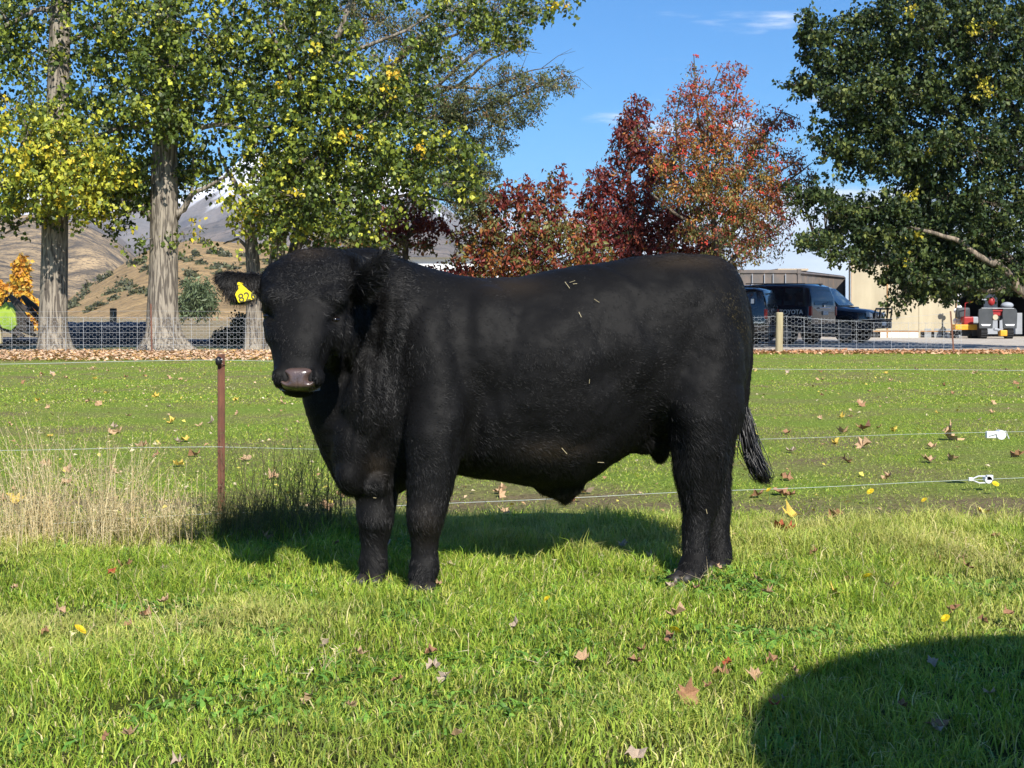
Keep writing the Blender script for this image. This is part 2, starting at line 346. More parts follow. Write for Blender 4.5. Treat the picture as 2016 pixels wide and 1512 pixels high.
# rough grass in front of and under the bull
n = 380000
x, y = in_view(n, 3.45, 8.75)
edge = 8.25+.35*(fbm(x, x*0, .8, 3, 40)-.5)*2
edge = edge+.9*(fbm(x, y*0+2, .35, 3, 43)-.5)
keep = (rg.random(n) < np.clip((edge-y)*2.2+.45, 0, 1)) & (rg.random(n) < np.clip(-.05+1.85*fbm(x, y, .22, 3, 41), 0, 1))
x, y = x[keep], y[keep]; n = len(x)
tuft = fbm(x, y, .5, 3, 44); yell = fbm(x, y, 1.1, 3, 47)
ed = np.clip((y-6.9)/1.3, 0, 1)
h = (.022+.12*np.clip(tuft-.22, 0, 1)**1.3+.07*ed*tuft)*(.5+1.0*rg.random(n)); h[rg.random(n) < .03] *= 1.7
w = .0032+.0030*rg.random(n)
for hx, hy in ((X(834,6.33),6.33),(X(731,6.50),6.50),(X(1357,6.60),6.60),(X(1416,6.90),6.90)): h = h*(1-.22*np.exp(-((x-hx)/.16)**2-((y-hy+.06)/.16)**2))
lean = .2+1.25*rg.random(n)**1.2
c = pick(n, GREEN, [3,4,3,2,2,.9])
dry = (np.clip((yell-.46)*3.6+.5*ed, 0, 1)*np.clip((y-4.2)/1.6, .3, 1))[:, None]*rg.random((n, 1))**.8
c = c*(1-dry)+np.array((.58,.52,.20))*dry
c *= (.50+.55*fbm(x, y, .23, 2, 50)+.45*fbm(x, y, .07, 2, 53))[:, None]
rough = blades('rough_grass', x, y, h, w, lean, c)
# broad clover and weed leaves close to the ground
n = 32000; x, y = in_view(n, 3.5, 8.2); k = fbm(x, y, .45, 3, 61) > .53; x, y = x[k], y[k]; n = len(x)
blades('clover', x, y, .015+.03*rg.random(n), .014+.012*rg.random(n), 1.0+1.2*rg.random(n), pick(n, [(.13,.28,.05),(.19,.36,.06)], [1,1]), seg=2)
# mown paddock
n = 165000; x, y = in_view(n, 8.05, 19, 1.15, 1.15); g1 = fbm(x, y, 1.6, 4, 70); k = rg.random(n) < np.clip((g1-.12)*4, .35, 1); x, y, g1 = x[k], y[k], g1[k]; n = len(x)
mud = .8*np.exp(-((y-9.15)/.45)**2)*(fbm(x*.5, y, .6, 3, 76) > .36)
k = rg.random(n) > mud*.8; x, y, g1 = x[k], y[k], g1[k]; n = len(x)
c = pick(n, GREEN, [3,4,4,2,3,.8]); d = np.clip((.48-g1)*3, 0, .7)[:, None]; c = c*(1-d)+np.array((.32,.36,.11))*d
blades('paddock_grass', x, y, (.010+.022*rg.random(n))*(.6+.8*g1), .007+.004*rg.random(n), .4+rg.random(n), c, seg=1)
n = 110000; x, y = in_view(n, 19, 41.5, 1.1, 1.2); g1 = fbm(x, y, 3, 4, 80); k = rg.random(n) < np.clip((g1-.25)*3, .15, 1); x, y, g1 = x[k], y[k], g1[k]; n = len(x)
c = pick(n, GREEN, [3,4,4,2,3,1.2]); d = np.clip((.48-g1)*3, 0, .7)[:, None]*.8; c = c*(1-d)+np.array((.32,.36,.11))*d
blades('far_paddock_grass', x, y, .014+.018*rg.random(n), .016+.012*rg.random(n), .4+rg.random(n), c, seg=1)

# tall dead grass by the electric fence
def stalks(name, spec, label):
    """spec: list of (px, spread_px, top_py, n, D, palette)"""
    xs_, ys_, hs, cs = [], [], [], []
    for px, sp, top, n, D, pal in spec:
        xx = X(px, D)+rg.normal(0, 1, n)*sp*D/F; yy = D+rg.normal(0, .16, n); H = (Z(top, D))*(.35+.65*rg.random(n)**.8)
        xs_.append(xx); ys_.append(yy); hs.append(H); cs.append(pick(n, pal, [1]*len(pal)))
    x, y, h, c = map(np.concatenate, (xs_, ys_, hs, cs)); n = len(x)
    lean = rg.normal(.28, .3, n); la = rg.random(n)*6.28
    V = []; T = []; C = []; base = 0
    z = terrain_z(x, y)-.01
    ks = 5; ts = np.linspace(0, 1, ks)
    th = .0014+.0009*rg.random(n); side = rg.random(n)*6.28
    dx, dy = np.cos(la)*lean*h, np.sin(la)*lean*h*.6
    for j, t in enumerate(ts):
        cx = x+dx*t**1.7; cy = y+dy*t**1.7; cz = z+h*t*(1-.12*np.abs(lean)*t)
        r = th*(1-.55*t)
        for a in range(3):
            an = side+a*2.094; V.append(np.stack([cx+np.cos(an)*r, cy+np.sin(an)*r, cz], 1))
    V = np.stack(V, 1)                                       # n, ks*3, 3
    f = []
    for j in range(ks-1):
        for a in range(3):
            p, q = j*3+a, j*3+(a+1) % 3; f += [(p, q, q+3), (p, q+3, p+3)]
    f = np.array(f); T = (np.arange(n)[:, None, None]*(ks*3)+f[None]).reshape(-1, 3)
    C = np.repeat(c[:, None], ks*3, 1).reshape(-1, 3); V = V.reshape(-1, 3)
    # seed heads and withered leaves along the stalk
    nh = 7; tt = np.concatenate([rg.random((n, 3))*.6+.1, .82+.18*rg.random((n, 4))], 1); b0 = len(V)
    cx = (x[:, None]+dx[:, None]*tt**1.7); cy = (y[:, None]+dy[:, None]*tt**1.7); cz = z[:, None]+h[:, None]*tt*(1-.12*np.abs(lean)[:, None]*tt)
    Ph = np.stack([cx, cy, cz], -1).reshape(-1, 3); m = len(Ph)
    d = rg.normal(0, 1, (m, 3)); d[:, 2] = np.abs(d[:, 2])*.9; d /= np.linalg.norm(d, axis=1)[:, None]
    lng = np.tile(np.array([.07,.09,.06,.014,.016,.018,.014]), n)*(.5+rg.random(m)); wd = np.tile(np.array([.002,.002,.002,.004,.004,.004,.004]), n)
    s = np.cross(d, rg.normal(0, 1, (m, 3))); s /= np.linalg.norm(s, axis=1)[:, None]+1e-9
    Vh = np.stack([Ph-s*wd[:, None]/2, Ph+s*wd[:, None]/2, Ph+d*lng[:, None]], 1).reshape(-1, 3)
    Ch = np.repeat(np.repeat(c, nh, 0)*.95, 3, 0)
    me = mesh_np(name, np.concatenate([V, Vh]), np.concatenate([T, b0+np.arange(m*3).reshape(-1, 3)]), np.concatenate([C, Ch]))
    o = link(name, me, M_GRASS); tag(o, label=label, kind='stuff'); return o
STRAW = [(.74,.63,.38),(.82,.72,.48),(.62,.50,.29)]; BRN = [(.22,.19,.10),(.16,.17,.07),(.12,.14,.05)]
stalks('dry_grass', [(40,36,850,45,7.8,STRAW),(80,18,800,70,7.75,STRAW),(150,35,850,40,7.85,STRAW),(205,16,830,60,7.8,STRAW),(250,14,840,45,7.85,STRAW),(310,30,890,40,7.8,STRAW),(370,26,920,26,7.9,STRAW),(60,60,960,90,7.7,STRAW),(200,90,970,110,7.75,STRAW),(-60,60,900,60,7.7,STRAW),(340,60,990,70,7.8,STRAW)],
       'pale dead grass standing tall left of the rusty fence post')
stalks('seeding_grass', [(470,40,860,40,7.95,BRN),(530,35,820,60,7.95,BRN),(600,30,790,60,8.0,BRN),(560,70,960,260,7.9,BRN),(440,22,960,170,7.9,BRN),(500,30,980,120,7.85,BRN),(640,30,880,50,8.0,BRN),(270,160,1000,120,7.7,BRN)],
       'thin brownish seeding grass between the rusty fence post and the bull')
stalks('straggling_stalk', [(100,200,1150,16,5.5,STRAW),(500,500,1250,26,5.0,STRAW),(1500,400,1100,30,6.6,STRAW),(1800,200,1050,24,7.2,STRAW)], 'scattered dry stalks in the rough grass')

# ------------------------------------------------------------------ fallen leaves
LEAFCOL = [(.45,.27,.14),(.52,.34,.19),(.38,.20,.10),(.60,.42,.26),(.48,.30,.10),(.30,.15,.08)]
def litter(name, n, xf, yf, zf, size, pal=LEAFCOL, label=None):
    x, y = xf, yf; sz = size*(.6+.8*rg.random(n)); a = rg.random(n)*6.28
    u = np.stack([np.cos(a), np.sin(a), rg.normal(0, .35, n)], 1); v = np.stack([-np.sin(a), np.cos(a), rg.normal(0, .35, n)], 1)
    c = np.stack([x, y, zf+sz*.25], 1); up = np.array([0, 0, 1.0])
    pts = [-u*.55, v*.42+up*.18, u*.6, -v*.42+up*.18]
    V = np.stack([c+p*sz[:, None] for p in pts], 1).reshape(-1, 3); i = np.arange(n)[:, None]*4
    T = np.concatenate([i+[0,1,2], i+[0,2,3]]); C = np.repeat(pick(n, pal, [1]*len(pal))[:, None], 4, 1).reshape(-1, 3)
    o = link(name, mesh_np(name, V, T, C), M_LITTER); tag(o, label=label, kind='stuff'); return o
n = 34000; x = -16+17.5*rg.random(n); y = 33.6+8.6*rg.random(n)**.8; k = rg.random(n) < np.clip((y-33.2-1.2*fbm(x, y, 1.5, 3, 90))/2, .0, 1); x, y = x[k], y[k]
litter('leaf_litter', len(x), x, y, .005+0*x, .085, [(.48,.31,.19),(.56,.40,.27),(.42,.25,.15),(.62,.46,.32),(.50,.30,.12)], 'drift of dry leaves along the foot of the wire netting under the poplars')
n = 9000; x = 4.5+12*rg.random(n); y = 38.6+3.6*rg.random(n)**.6; x, y = x[:], y[:]
k = rg.random(n) < np.clip((y-38.2-1.4*fbm(x, y, 1.3, 3, 93))/1.6, 0, 1); x, y = x[k], y[k]
litter('leaf_litter', len(x), x, y, .005+0*x, .085, [(.48,.26,.13),(.56,.36,.22),(.42,.20,.10)], 'orange brown dead leaves along the netting in front of the gravel yard')
n = 3000; x, y = in_view(n, 8.3, 36, 1.15, .9); k = rg.random(n) < np.clip(fbm(x, y, 2.5, 3, 97)*1.7-.25, .1, 1); x, y = x[k], y[k]
litter('small_leaf_scatter', len(x), x, y, terrain_z(x, y)+.012, .034, [(.50,.36,.22),(.62,.52,.34),(.42,.26,.13),(.60,.50,.10)], 'small broken dead leaves and clover flowers on the mown grass')

M_LEAFS = []
for nm, ca, cb in (('tan_leaf',(.40,.25,.13),(.50,.34,.20)),('brown_leaf',(.26,.13,.07),(.36,.20,.10)),('yellow_leaf',(.56,.38,.05),(.60,.45,.10)),('red_leaf',(.32,.06,.025),(.38,.10,.035)),('pale_leaf',(.38,.29,.21),(.46,.36,.27))):
    M_LEAFS.append(mat(nm, ca, cb, 14, .75, .003, 40))
def leaf_mesh(seed, m):
    r = random.Random(seed); lob = 5; pts = [(0, -.5, 0)]
    for k in range(lob*2+1):
        a = -math.pi*.42+(math.pi*1.84)*k/(lob*2)-math.pi/2+math.pi*.5
        rad = (.50 if k % 2 == 0 else .32)*r.uniform(.65, 1.15); a = -math.pi*.75+math.pi*1.5*k/(lob*2)+math.pi/2
        pts.append((math.cos(a)*rad, math.sin(a)*rad, r.uniform(.0, .5)*(1 if k % 2 == 0 else .5)))
    pts.append((0, .05, -.03)); c = len(pts)-1
    fs = [(c, i, i+1) for i in range(0, c-1)]+[(c, c-1, 0)]
    me = bpy.data.meshes.new('fallen_leaf'); me.from_pydata(pts, [], fs); me.materials.append(m); me.update(); return me
LM = [[leaf_mesh(s*7+i, m) for s in range(4)] for i, m in enumerate(M_LEAFS)]
def put_leaf(px, py, size, kind, label, group=None, zz=.05, D=None):
    D = D or (CH-zz)*F/(py-HY); x = X(px, D); r = random
    o = link('fallen_leaf', r.choice(LM[kind])); o.location = (x, D, float(terrain_z(np.array(x), np.array(D)))+zz)
    o.rotation_euler = (r.uniform(-.5, .9), r.uniform(-.5, .5), r.uniform(0, 6.28)); s = size*D/F; o.scale = (s*1.1, s*1.1, s*1.1)
    return tag(o, label, 'leaf', group)
for a in [(1352,1368,48,1,'large curled brown leaf in the sunlit grass left of the big shadow'),(1645,1172,34,2,'yellow and tan leaf in sunlit grass right of the bull hind hooves'),
  (1330,1212,40,0,'tan leaf lying just above a dandelion below the bull hind hooves'),(1250,1302,34,1,'crumpled brown leaf in grass below the belly shadow'),(1487,1330,34,0,'folded tan leaf just above the edge of the big shadow'),
  (708,1288,30,0,'tan leaf standing upright in grass below the bull forelegs'),(324,1182,24,0,'pinkish tan leaf in the dark green tuft at left'),(690,1388,26,0,'tan leaf low in the grass below the upright tan leaf'),
  (255,1447,38,0,'tan leaf near the bottom left of the photo beside a small brown one'),(208,1452,18,1,'small brown leaf beside a tan leaf at bottom left'),(1252,1487,44,4,'pale leaf at the bottom edge left of the big shadow'),
  (1984,1215,30,1,'upright brown leaf at the right edge above the big shadow'),(1837,1304,26,4,'white looking leaf inside the big shadow'),(1775,1383,26,1,'dull brown leaf in the middle of the big shadow'),
  (1842,1434,26,4,'pale grey leaf low inside the big shadow'),(1524,1386,26,3,'dark red leaf just inside the edge of the big shadow'),(1431,1306,20,3,'small red leaf in sunlit grass left of the big shadow'),
  (219,1120,20,3,'small orange red leaf in the yellowing grass at left'),(1545,1045,44,3,'long rusty orange leaf in rough grass right of the hind legs'),(1880,1205,28,1,'brown leaf above the right part of the big shadow'),
  (898,1447,30,0,'tan leaf pair near the bottom middle of the grass'),(1395,1350,24,1,'brown leaf right of the large curled one'),(350,1503,34,4,'pale crumpled leaf at the bottom edge at left'),(1490,1143,26,0,'tan leaf beside the bull rear hoof at right'),
  (1903,1120,26,1,'brown leaf in rough grass near the right edge'),(85,1245,26,1,'brown leaf left of a dandelion at left'),(1415,1120,16,0,'tiny tan leaf touching the bull rear hoof')]:
    put_leaf(*a)
for a in [(350,914,30,2,'yellow and tan leaf on mown grass left of the rusty post'),(232,850,24,0,'tan leaf on mown grass above the dead grass'),(537,938,28,0,'broad tan leaf between the post and the bull chest'),
  (352,870,20,4,'pale leaf pair left of the post middle'),(1698,878,36,0,'large tan leaf on mown grass behind the tail'),(1700,843,34,1,'curled brown leaf above the large tan leaf behind the tail'),(1868,846,30,0,'tan leaf left of the white tightener'),
  (1868,864,44,0,'cluster leaf below the middle wire left of the white tightener'),(1760,846,18,2,'small yellow leaf on mown grass behind the tail'),(1645,870,18,2,'small yellow leaf nearer the tail under the middle wire'),
  (1555,971,24,1,'brown leaf just below the lowest wire right of the tail'),(1492,972,30,1,'flat brown leaf on bare earth below the tail tip'),(985,975,30,0,'pinkish leaf under the belly seen past the wire'),(2005,895,30,1,'dark curled leaf at the right edge of the mown grass')]:
    put_leaf(*a, zz=.02)
for i in range(190):
    D = random.uniform(8.6, 30)**1.0; px = random.uniform(-60, 2080); py = HY+CH*F/D
    if py < 712 or (500 < px < 1480 and D > 10 and random.random() < .7): continue
    put_leaf(px, py, random.uniform(.06, .12)*F/D, random.choice([0,0,0,1,1,2,4]), 'dead leaf lying loose on the mown paddock grass', 'dead leaves scattered over the mown paddock', zz=.018, D=D)
for i in range(46):
    D = random.uniform(3.9, 7.8); px = random.uniform(0, 2016)
    put_leaf(px, HY+CH*F/D, random.uniform(.04, .075)*F/D, random.choice([0,0,1,1,4]), 'small dead leaf half sunk in the rough front grass', 'small dead leaves in the rough grass', zz=.035, D=D)

# dandelions
M_DAND = mat('dandelion_yellow', (.85,.68,.02), (.80,.55,.01), 60, .6); M_STEM = mat('flower_stem', (.12,.2,.05), rough=.6)
def dandelion(px, py, label, s=1.0, zz=.07):
    D = (CH-zz)*F/(py-HY); x = X(px, D); o = empty('dandelion', (x, D, 0), random.uniform(0, 6), label, 'flower')
    MB().tube([(0,0,-.01),(.005,.004,zz*.5),(0,0,zz)], .0018, 5).build('stem', M_STEM, o)
    V = []; Fs = []
    for ring, (rr, zt, n) in enumerate(((.021,.004,18),(.016,.009,14),(.010,.012,10))):
        for k in range(n):
            a = 2*math.pi*(k+.5*ring)/n; da = .13; b = len(V)
            V += [(0,0,zz+.001*ring), (math.cos(a-da)*rr*s, math.sin(a-da)*rr*s, zz+zt), (math.cos(a+da)*rr*s, math.sin(a+da)*rr*s, zz+zt)]; Fs.append((b, b+1, b+2))
    me = bpy.data.meshes.new('petals'); me.from_pydata(V, [], Fs); f = link('petals', me, M_DAND, o)
    f.location = (0, 0, 0); f.rotation_euler = (.0, 0, 0)
    q = Matrix.Translation((0,0,zz)) @ Euler((R(38),0,0)).to_matrix().to_4x4() @ Matrix.Translation((0,0,-zz)); me.transform(q)
for a in [(157,1240,'dandelion in bloom in the dark green grass at lower left',1.2),(1328,1242,'dandelion in bloom below the bull hind hooves left of the big shadow',1.1),(1708,1136,'dandelion in bloom in rough grass right of the bull hind hooves',1.2),
          (1514,965,'dandelion just below the lowest wire right of the tail tip',1),(1714,968,'dandelion below the lowest wire midway to the right edge',1.2),(1960,953,'dandelion beside the metal strainer on the lowest wire',1.1),(1820,985,'low dandelion at the edge of the rough grass at right',1),
          (1078,1180,'small half open dandelion in grass below the bull belly',.8),(1862,1218,'half closed dandelion above the big shadow edge',.9),(385,1016,'dandelion at the foot of the rusty post',.9)]:
    dandelion(*a)
# ------------------------------------------------------------------ trees
def bark_mat(name, ca, cb, ridge=.03, sc=9):
    m, t, b, out = new_mat(name); b.inputs['Roughness'].default_value = .9; b.inputs['Specular IOR Level'].default_value = .15
    co = t.nodes.new('ShaderNodeTexCoord'); mpn = t.nodes.new('ShaderNodeMapping'); mpn.inputs['Scale'].default_value = (1, 1, .13)
    t.links.new(co.outputs['Object'], mpn.inputs[0])
    n = t.nodes.new('ShaderNodeTexNoise'); n.inputs['Scale'].default_value = sc; n.inputs['Detail'].default_value = 5; n.inputs['Distortion'].default_value = .6
    t.links.new(mpn.outputs[0], n.inputs['Vector'])
    r = t.nodes.new('ShaderNodeValToRGB'); r.color_ramp.elements[0].position = .42; r.color_ramp.elements[1].position = .56
    r.color_ramp.elements[0].color = (*cb, 1); r.color_ramp.elements[1].color = (*ca, 1); t.links.new(n.outputs['Fac'], r.inputs[0]); t.links.new(r.outputs[0], b.inputs['Base Color'])
    bp = t.nodes.new('ShaderNodeBump'); bp.inputs['Distance'].default_value = ridge; t.links.new(r.outputs[0], bp.inputs['Height']); t.links.new(bp.outputs[0], b.inputs['Normal'])
    return m
M_POPBARK = bark_mat('poplar_bark', (.30,.26,.205), (.10,.085,.07), .05, 15)
M_DARKBARK = bark_mat('dark_bark', (.15,.12,.09), (.06,.05,.04), .02, 14)
M_OAKBARK = bark_mat('oak_bark', (.26,.21,.16), (.11,.09,.07), .03, 12)
rt = np.random.default_rng(11)
def px3(p, D): return Vector(P(p[0], p[1], D+(p[3] if len(p) > 3 else 0)))
class Tree:
    def __init__(s, name, D, label, cat, group, bark, leafm, base):
        s.D = D; s.bark = bark; s.leafm = leafm; s.wood = MB(); s.nodes = []; s.V = []; s.T = []; s.C = []; s.nv = 0
        s.o = empty(name, (0,0,0), 0, label, cat, group); s.base = base; s.tw = []
    def limb(s, pts, n=8, keep=True):
        """pts: (px, py, radius_px[, depth offset m])"""
        q = []
        for a, b in zip(pts[:-1], pts[1:]):
            for t in (0, .25, .5, .75): q.append(tuple(u*(1-t)+v*t for u, v in zip((*a, *([0]*(4-len(a)))), (*b, *([0]*(4-len(b)))))))
        q.append((*pts[-1], *([0]*(4-len(pts[-1])))))
        w = [px3(p, s.D) for p in q]; r = [max(p[2]*s.D/F, .004) for p in q]
        for i in range(1, len(w)-1): w[i] = w[i]+Vector(rt.normal(0, .35, 3))*r[i]
        s.wood.tube(w, r, n)
        if keep: s.nodes += [(v, rr) for v, rr in zip(w, r)]
    def trunk(s, pts, rings=60, n=40, flare=.0, ridge=.04):
        """a fissured trunk: ridged tube with root flare, first point at the base"""
        pz = np.array([Z(p[1], s.D) for p in pts]); pxx = np.array([X(p[0], s.D) for p in pts]); rr = np.array([p[2]*s.D/F for p in pts])
        zs = np.linspace(pz[0]-.05, pz[-1], rings); V = []
        for z in zs:
            x = np.interp(z, pz, pxx); r = np.interp(z, pz, rr); hh = max(z, 0)
            for k in range(n):
                a = 2*math.pi*k/n
                fl = flare*math.exp(-hh/.27)*(.5+.9*max(0, math.sin(a*2.5+1.1))**2+.5*max(0, math.cos(a*3+.4)))
                rid = ridge*r*(vnoise(np.array(k*1.0), np.array(z*1.5), 1.6, 120)+.5*math.sin(k*2.1+z*1.5)-.5)
                R_ = r+fl+float(rid); V.append((x+math.cos(a)*R_, s.D+math.sin(a)*R_, z))
        m = len(zs); s.wood.add(V, [(i*n+k, i*n+(k+1)%n, (i+1)*n+(k+1)%n, (i+1)*n+k) for i in range(m-1) for k in range(n)])
        for z in np.linspace(pz[0], pz[-1], 40): s.nodes.append((Vector((float(np.interp(z, pz, pxx)), s.D, float(z))), float(np.interp(z, pz, rr))))
    def clump(s, px, py, rx, ry, rd, n_spray, leaves, leaf, pal, wt, dd=0, droop=.25, L=(.35,.9), spread=.16, shell=.55, twig=True, aspect=.8, fold=.25, jitter=1.0):
        """fill one ellipsoid of crown with leafy sprays, linked by a branch to the nearest wood"""
        D = s.D+dd; c = np.array(P(px, py, D)); rad = np.array((rx*D/F, rd, ry*D/F))
        k = n_spray; u = rt.normal(0, 1, (k, 3)); u /= np.linalg.norm(u, axis=1)[:, None]
        rr = rt.random(k)**(1/(1.6+shell*3)); p = c+u*rad*rr[:, None]
        d = u*rad/np.max(rad)+rt.normal(0, .45, (k, 3)); d[:, 2] -= droop*.5; d /= np.linalg.norm(d, axis=1)[:, None]
        Ls = L[0]+(L[1]-L[0])*rt.random(k)
        if s.nodes and twig:
            root = min(s.nodes, key=lambda q: (q[0]-Vector(c)).length+.6*max(0, q[0].z-c[2]))
            cv = Vector(c); mid = root[0].lerp(cv, .5)+Vector((rt.normal(0, .08), rt.normal(0, .08), .12))*(root[0]-cv).length
            r0 = min(root[1]*.6, .02+.012*(root[0]-cv).length); path = [root[0], root[0].lerp(mid, .5)+Vector((0,0,.04)), mid, mid.lerp(cv, .5), cv]
            s.wood.tube(path, [r0, r0*.85, r0*.7, r0*.5, r0*.35], 5, cap=False); hub = [path[2], path[3], cv]
            for j in rt.choice(k, min(k, max(4, k//4)), replace=False):
                h = Vector(p[j]); hb = min(hub, key=lambda q: (q-h).length); m = hb.lerp(h, .5)+Vector(rt.normal(0, .05, 3))
                s.wood.tube([hb, m, h, h+Vector(d[j])*Ls[j]*.8], [.016, .011, .007, .003], 3, cap=False)
        m = leaves; t = rt.random((k, m))
        pos = p[:, None]+d[:, None]*(Ls[:, None]*t)[..., None]+rt.normal(0, 1, (k, m, 3))*spread*(.35+.65*(1-t[..., None]))*jitter
        pos[..., 2] -= droop*(t*Ls[:, None])**2*.8
        pos = pos.reshape(-1, 3); n = len(pos); sz = leaf*(.5+.85*rt.random(n))
        ax = rt.normal(0, .75, (n, 3)); ax[:, 2] -= .75; ax /= np.linalg.norm(ax, axis=1)[:, None]
        w = np.cross(ax, rt.normal(0, 1, (n, 3))); w /= np.linalg.norm(w, axis=1)[:, None]+1e-9; nn = np.cross(ax, w)
        A = pos; Bv = pos+ax*(sz*.42)[:, None]+w*(sz*aspect*.5)[:, None]+nn*(sz*fold*.4)[:, None]; Cv = pos+ax*sz[:, None]; Dv = pos+ax*(sz*.42)[:, None]-w*(sz*aspect*.5)[:, None]+nn*(sz*fold*.4)[:, None]
        V = np.stack([A, Bv, Cv, Dv], 1).reshape(-1, 3); i = s.nv+np.arange(n)[:, None]*4
        pal = np.array(pal, float); base = pal[rt.choice(len(pal), k, p=np.array(wt)/sum(wt))]; base = np.repeat(base[:, None], m, 1).reshape(-1, 3)
        alt = pal[rt.choice(len(pal), n, p=np.array(wt)/sum(wt))]; mixf = (rt.random(n) < .35)[:, None]; cc = np.where(mixf, alt, base)*(.72+.56*rt.random((n, 1)))
        s.V.append(V); s.T.append(np.concatenate([i+[0,1,2], i+[0,2,3]])); s.C.append(np.repeat(cc, 4, 0)); s.nv += 4*n
    def done(s):
        tr = s.wood.build('trunk', s.bark, s.o, smooth=True)
        cr = link('crown', mesh_np('crown', np.concatenate(s.V), np.concatenate(s.T), np.concatenate(s.C)), s.leafm, s.o)
        for c in (tr, cr): c.location = tuple(-v for v in s.base)
        s.o.location = s.base; return s.o
PG = [(.04,.062,.014),(.08,.118,.02),(.18,.225,.03),(.42,.43,.05),(.60,.48,.04)]
PW = [4,4,3.4,1.4,.10]; PWY = [1,1.6,3,4,1.5]
GP = 'tall poplars in a row behind the wire netting'
# left poplar
T = Tree('poplar_tree', 42.6, 'leftmost poplar with dappled pale trunk, yellowest foliage and a bulky lower crown', 'tree', GP, M_POPBARK, M_LEAF, (X(106,42.6), 42.6, 0))
T.trunk([(106,691,29),(104,640,27.5),(106,560,26),(108,450,25),(112,300,23),(116,120,21),(120,0,19),(124,-200,15),(126,-500,7)], flare=.14)
T.limb([(116,18,6),(70,20,5,-.3),(20,45,4,-.5),(-30,80,3,-.8)]); T.limb([(112,250,6),(40,300,4,-.5),(-40,330,3,-.8)]); T.limb([(112,330,6),(190,380,4,-.6)])
T.limb([(118,90,6),(180,60,4,-.5),(240,20,3,-.5)]); T.limb([(108,440,4),(60,430,3,-.5),(10,460,2,-.6)])
for a in [(-20,60,90,75,1.5,34,PW,-.6),(60,110,60,50,1.4,20,PW,.8),(175,70,60,60,1.4,24,PW,-.6),(30,30,70,50,1.5,24,PW,.9),(10,200,90,55,1.5,34,PW,-.8),(180,180,60,50,1.4,26,PW,-.5),(200,250,45,40,1.1,16,PW,-.6),
          (60,275,95,55,1.6,46,PWY,-1.3),(150,300,85,50,1.5,40,PWY,-1.4),(40,345,95,48,1.5,48,PWY,-1.3),(140,360,95,45,1.5,48,PWY,-1.5),(215,330,45,38,1.1,22,PWY,-1.2),(-40,380,60,50,1.3,24,PW,-.9),
          (60,400,45,22,1.1,14,PWY,-1.0),(150,405,55,22,1.1,18,PWY,-1.3),(10,430,22,22,.6,6,PW,-.8),(250,350,28,26,.7,8,PWY,-1),(240,395,18,14,.5,3,PWY,-1),(-60,-40,110,80,1.8,26,PW,0),(90,-60,110,60,2,30,PW,0),(210,-60,70,50,1.6,18,PW,0)]:
    T.clump(a[0], a[1], a[2], a[3], a[4], int(a[5]*1.9), 24, .14, PG, a[6], dd=a[7], spread=.15)
T.done()
# middle poplar
T = Tree('poplar_tree', 42.2, 'poplar with the widest flared pale trunk, standing beside the thin rusty post', 'tree', GP, M_POPBARK, M_LEAF, (X(319,42.2), 42.2, 0))
T.trunk([(319,694,33),(320,650,31),(320,600,29.5),(322,500,27.5),(324,380,26),(325,260,24),(327,120,21),(328,0,19),(330,-200,14),(332,-500,7)], flare=.42)
T.limb([(324,248,7,-.1),(270,246,6,-.4),(225,256,5,-.6),(185,270,4,-.8),(150,280,3,-.9)]); T.limb([(330,247,6,-.1),(400,247,5.5,-.6),(470,248,4,-.7),(540,247,2.5,-.8)])
T.limb([(345,430,8,0),(375,385,5,-.1),(420,362,3.5,-.2),(455,340,2,-.4)]); T.limb([(300,430,7,0),(268,395,4.5,0),(235,370,3,.2)]); T.limb([(328,150,6),(400,100,4),(460,40,3)]); T.limb([(328,150,6),(260,110,4),(220,60,3)])
T.limb([(375,385,3),(385,340,2.5),(378,300,2)]); T.limb([(420,362,2),(470,330,1.5,-.3),(480,290,1)])
for a in [(300,45,70,55,1.6,34,PW,-.9),(390,60,80,60,1.6,38,PW,-.6),(250,100,50,50,1.3,22,PW,-.5),(340,130,85,45,1.6,42,PW,-1.2),(440,130,60,55,1.5,26,PW,-.5),(300,195,60,40,1.4,26,PW,-1.3),(390,190,75,45,1.5,30,PW,-.7),
          (320,230,50,26,1.0,16,PW,-1.3),(350,262,26,32,.6,9,PW,-1.2),(280,285,26,40,.8,12,PW,.6),(395,290,40,40,1,14,PW,.7),(230,355,45,40,1.1,20,PW,.6),(275,355,38,36,1,16,PW,.7),(262,400,28,18,.7,6,PW,.3),(355,330,22,30,.6,8,PW,.6),
          (385,335,34,26,.9,12,PW,.6),(480,220,40,40,1,14,PW,.3),(230,30,50,50,1.3,20,PW,0),(320,-50,120,50,2,34,PW,0),(440,-40,80,50,1.6,20,PW,0),(215,450,16,8,.3,2,PW,.3),(285,470,10,10,.3,2,PW,-.5),(375,460,22,10,.5,3,PW,.2)]:
    T.clump(a[0], a[1], a[2], a[3], a[4], int(a[5]*1.9), 24, .14, PG, a[6], dd=a[7], spread=.15)
T.done()
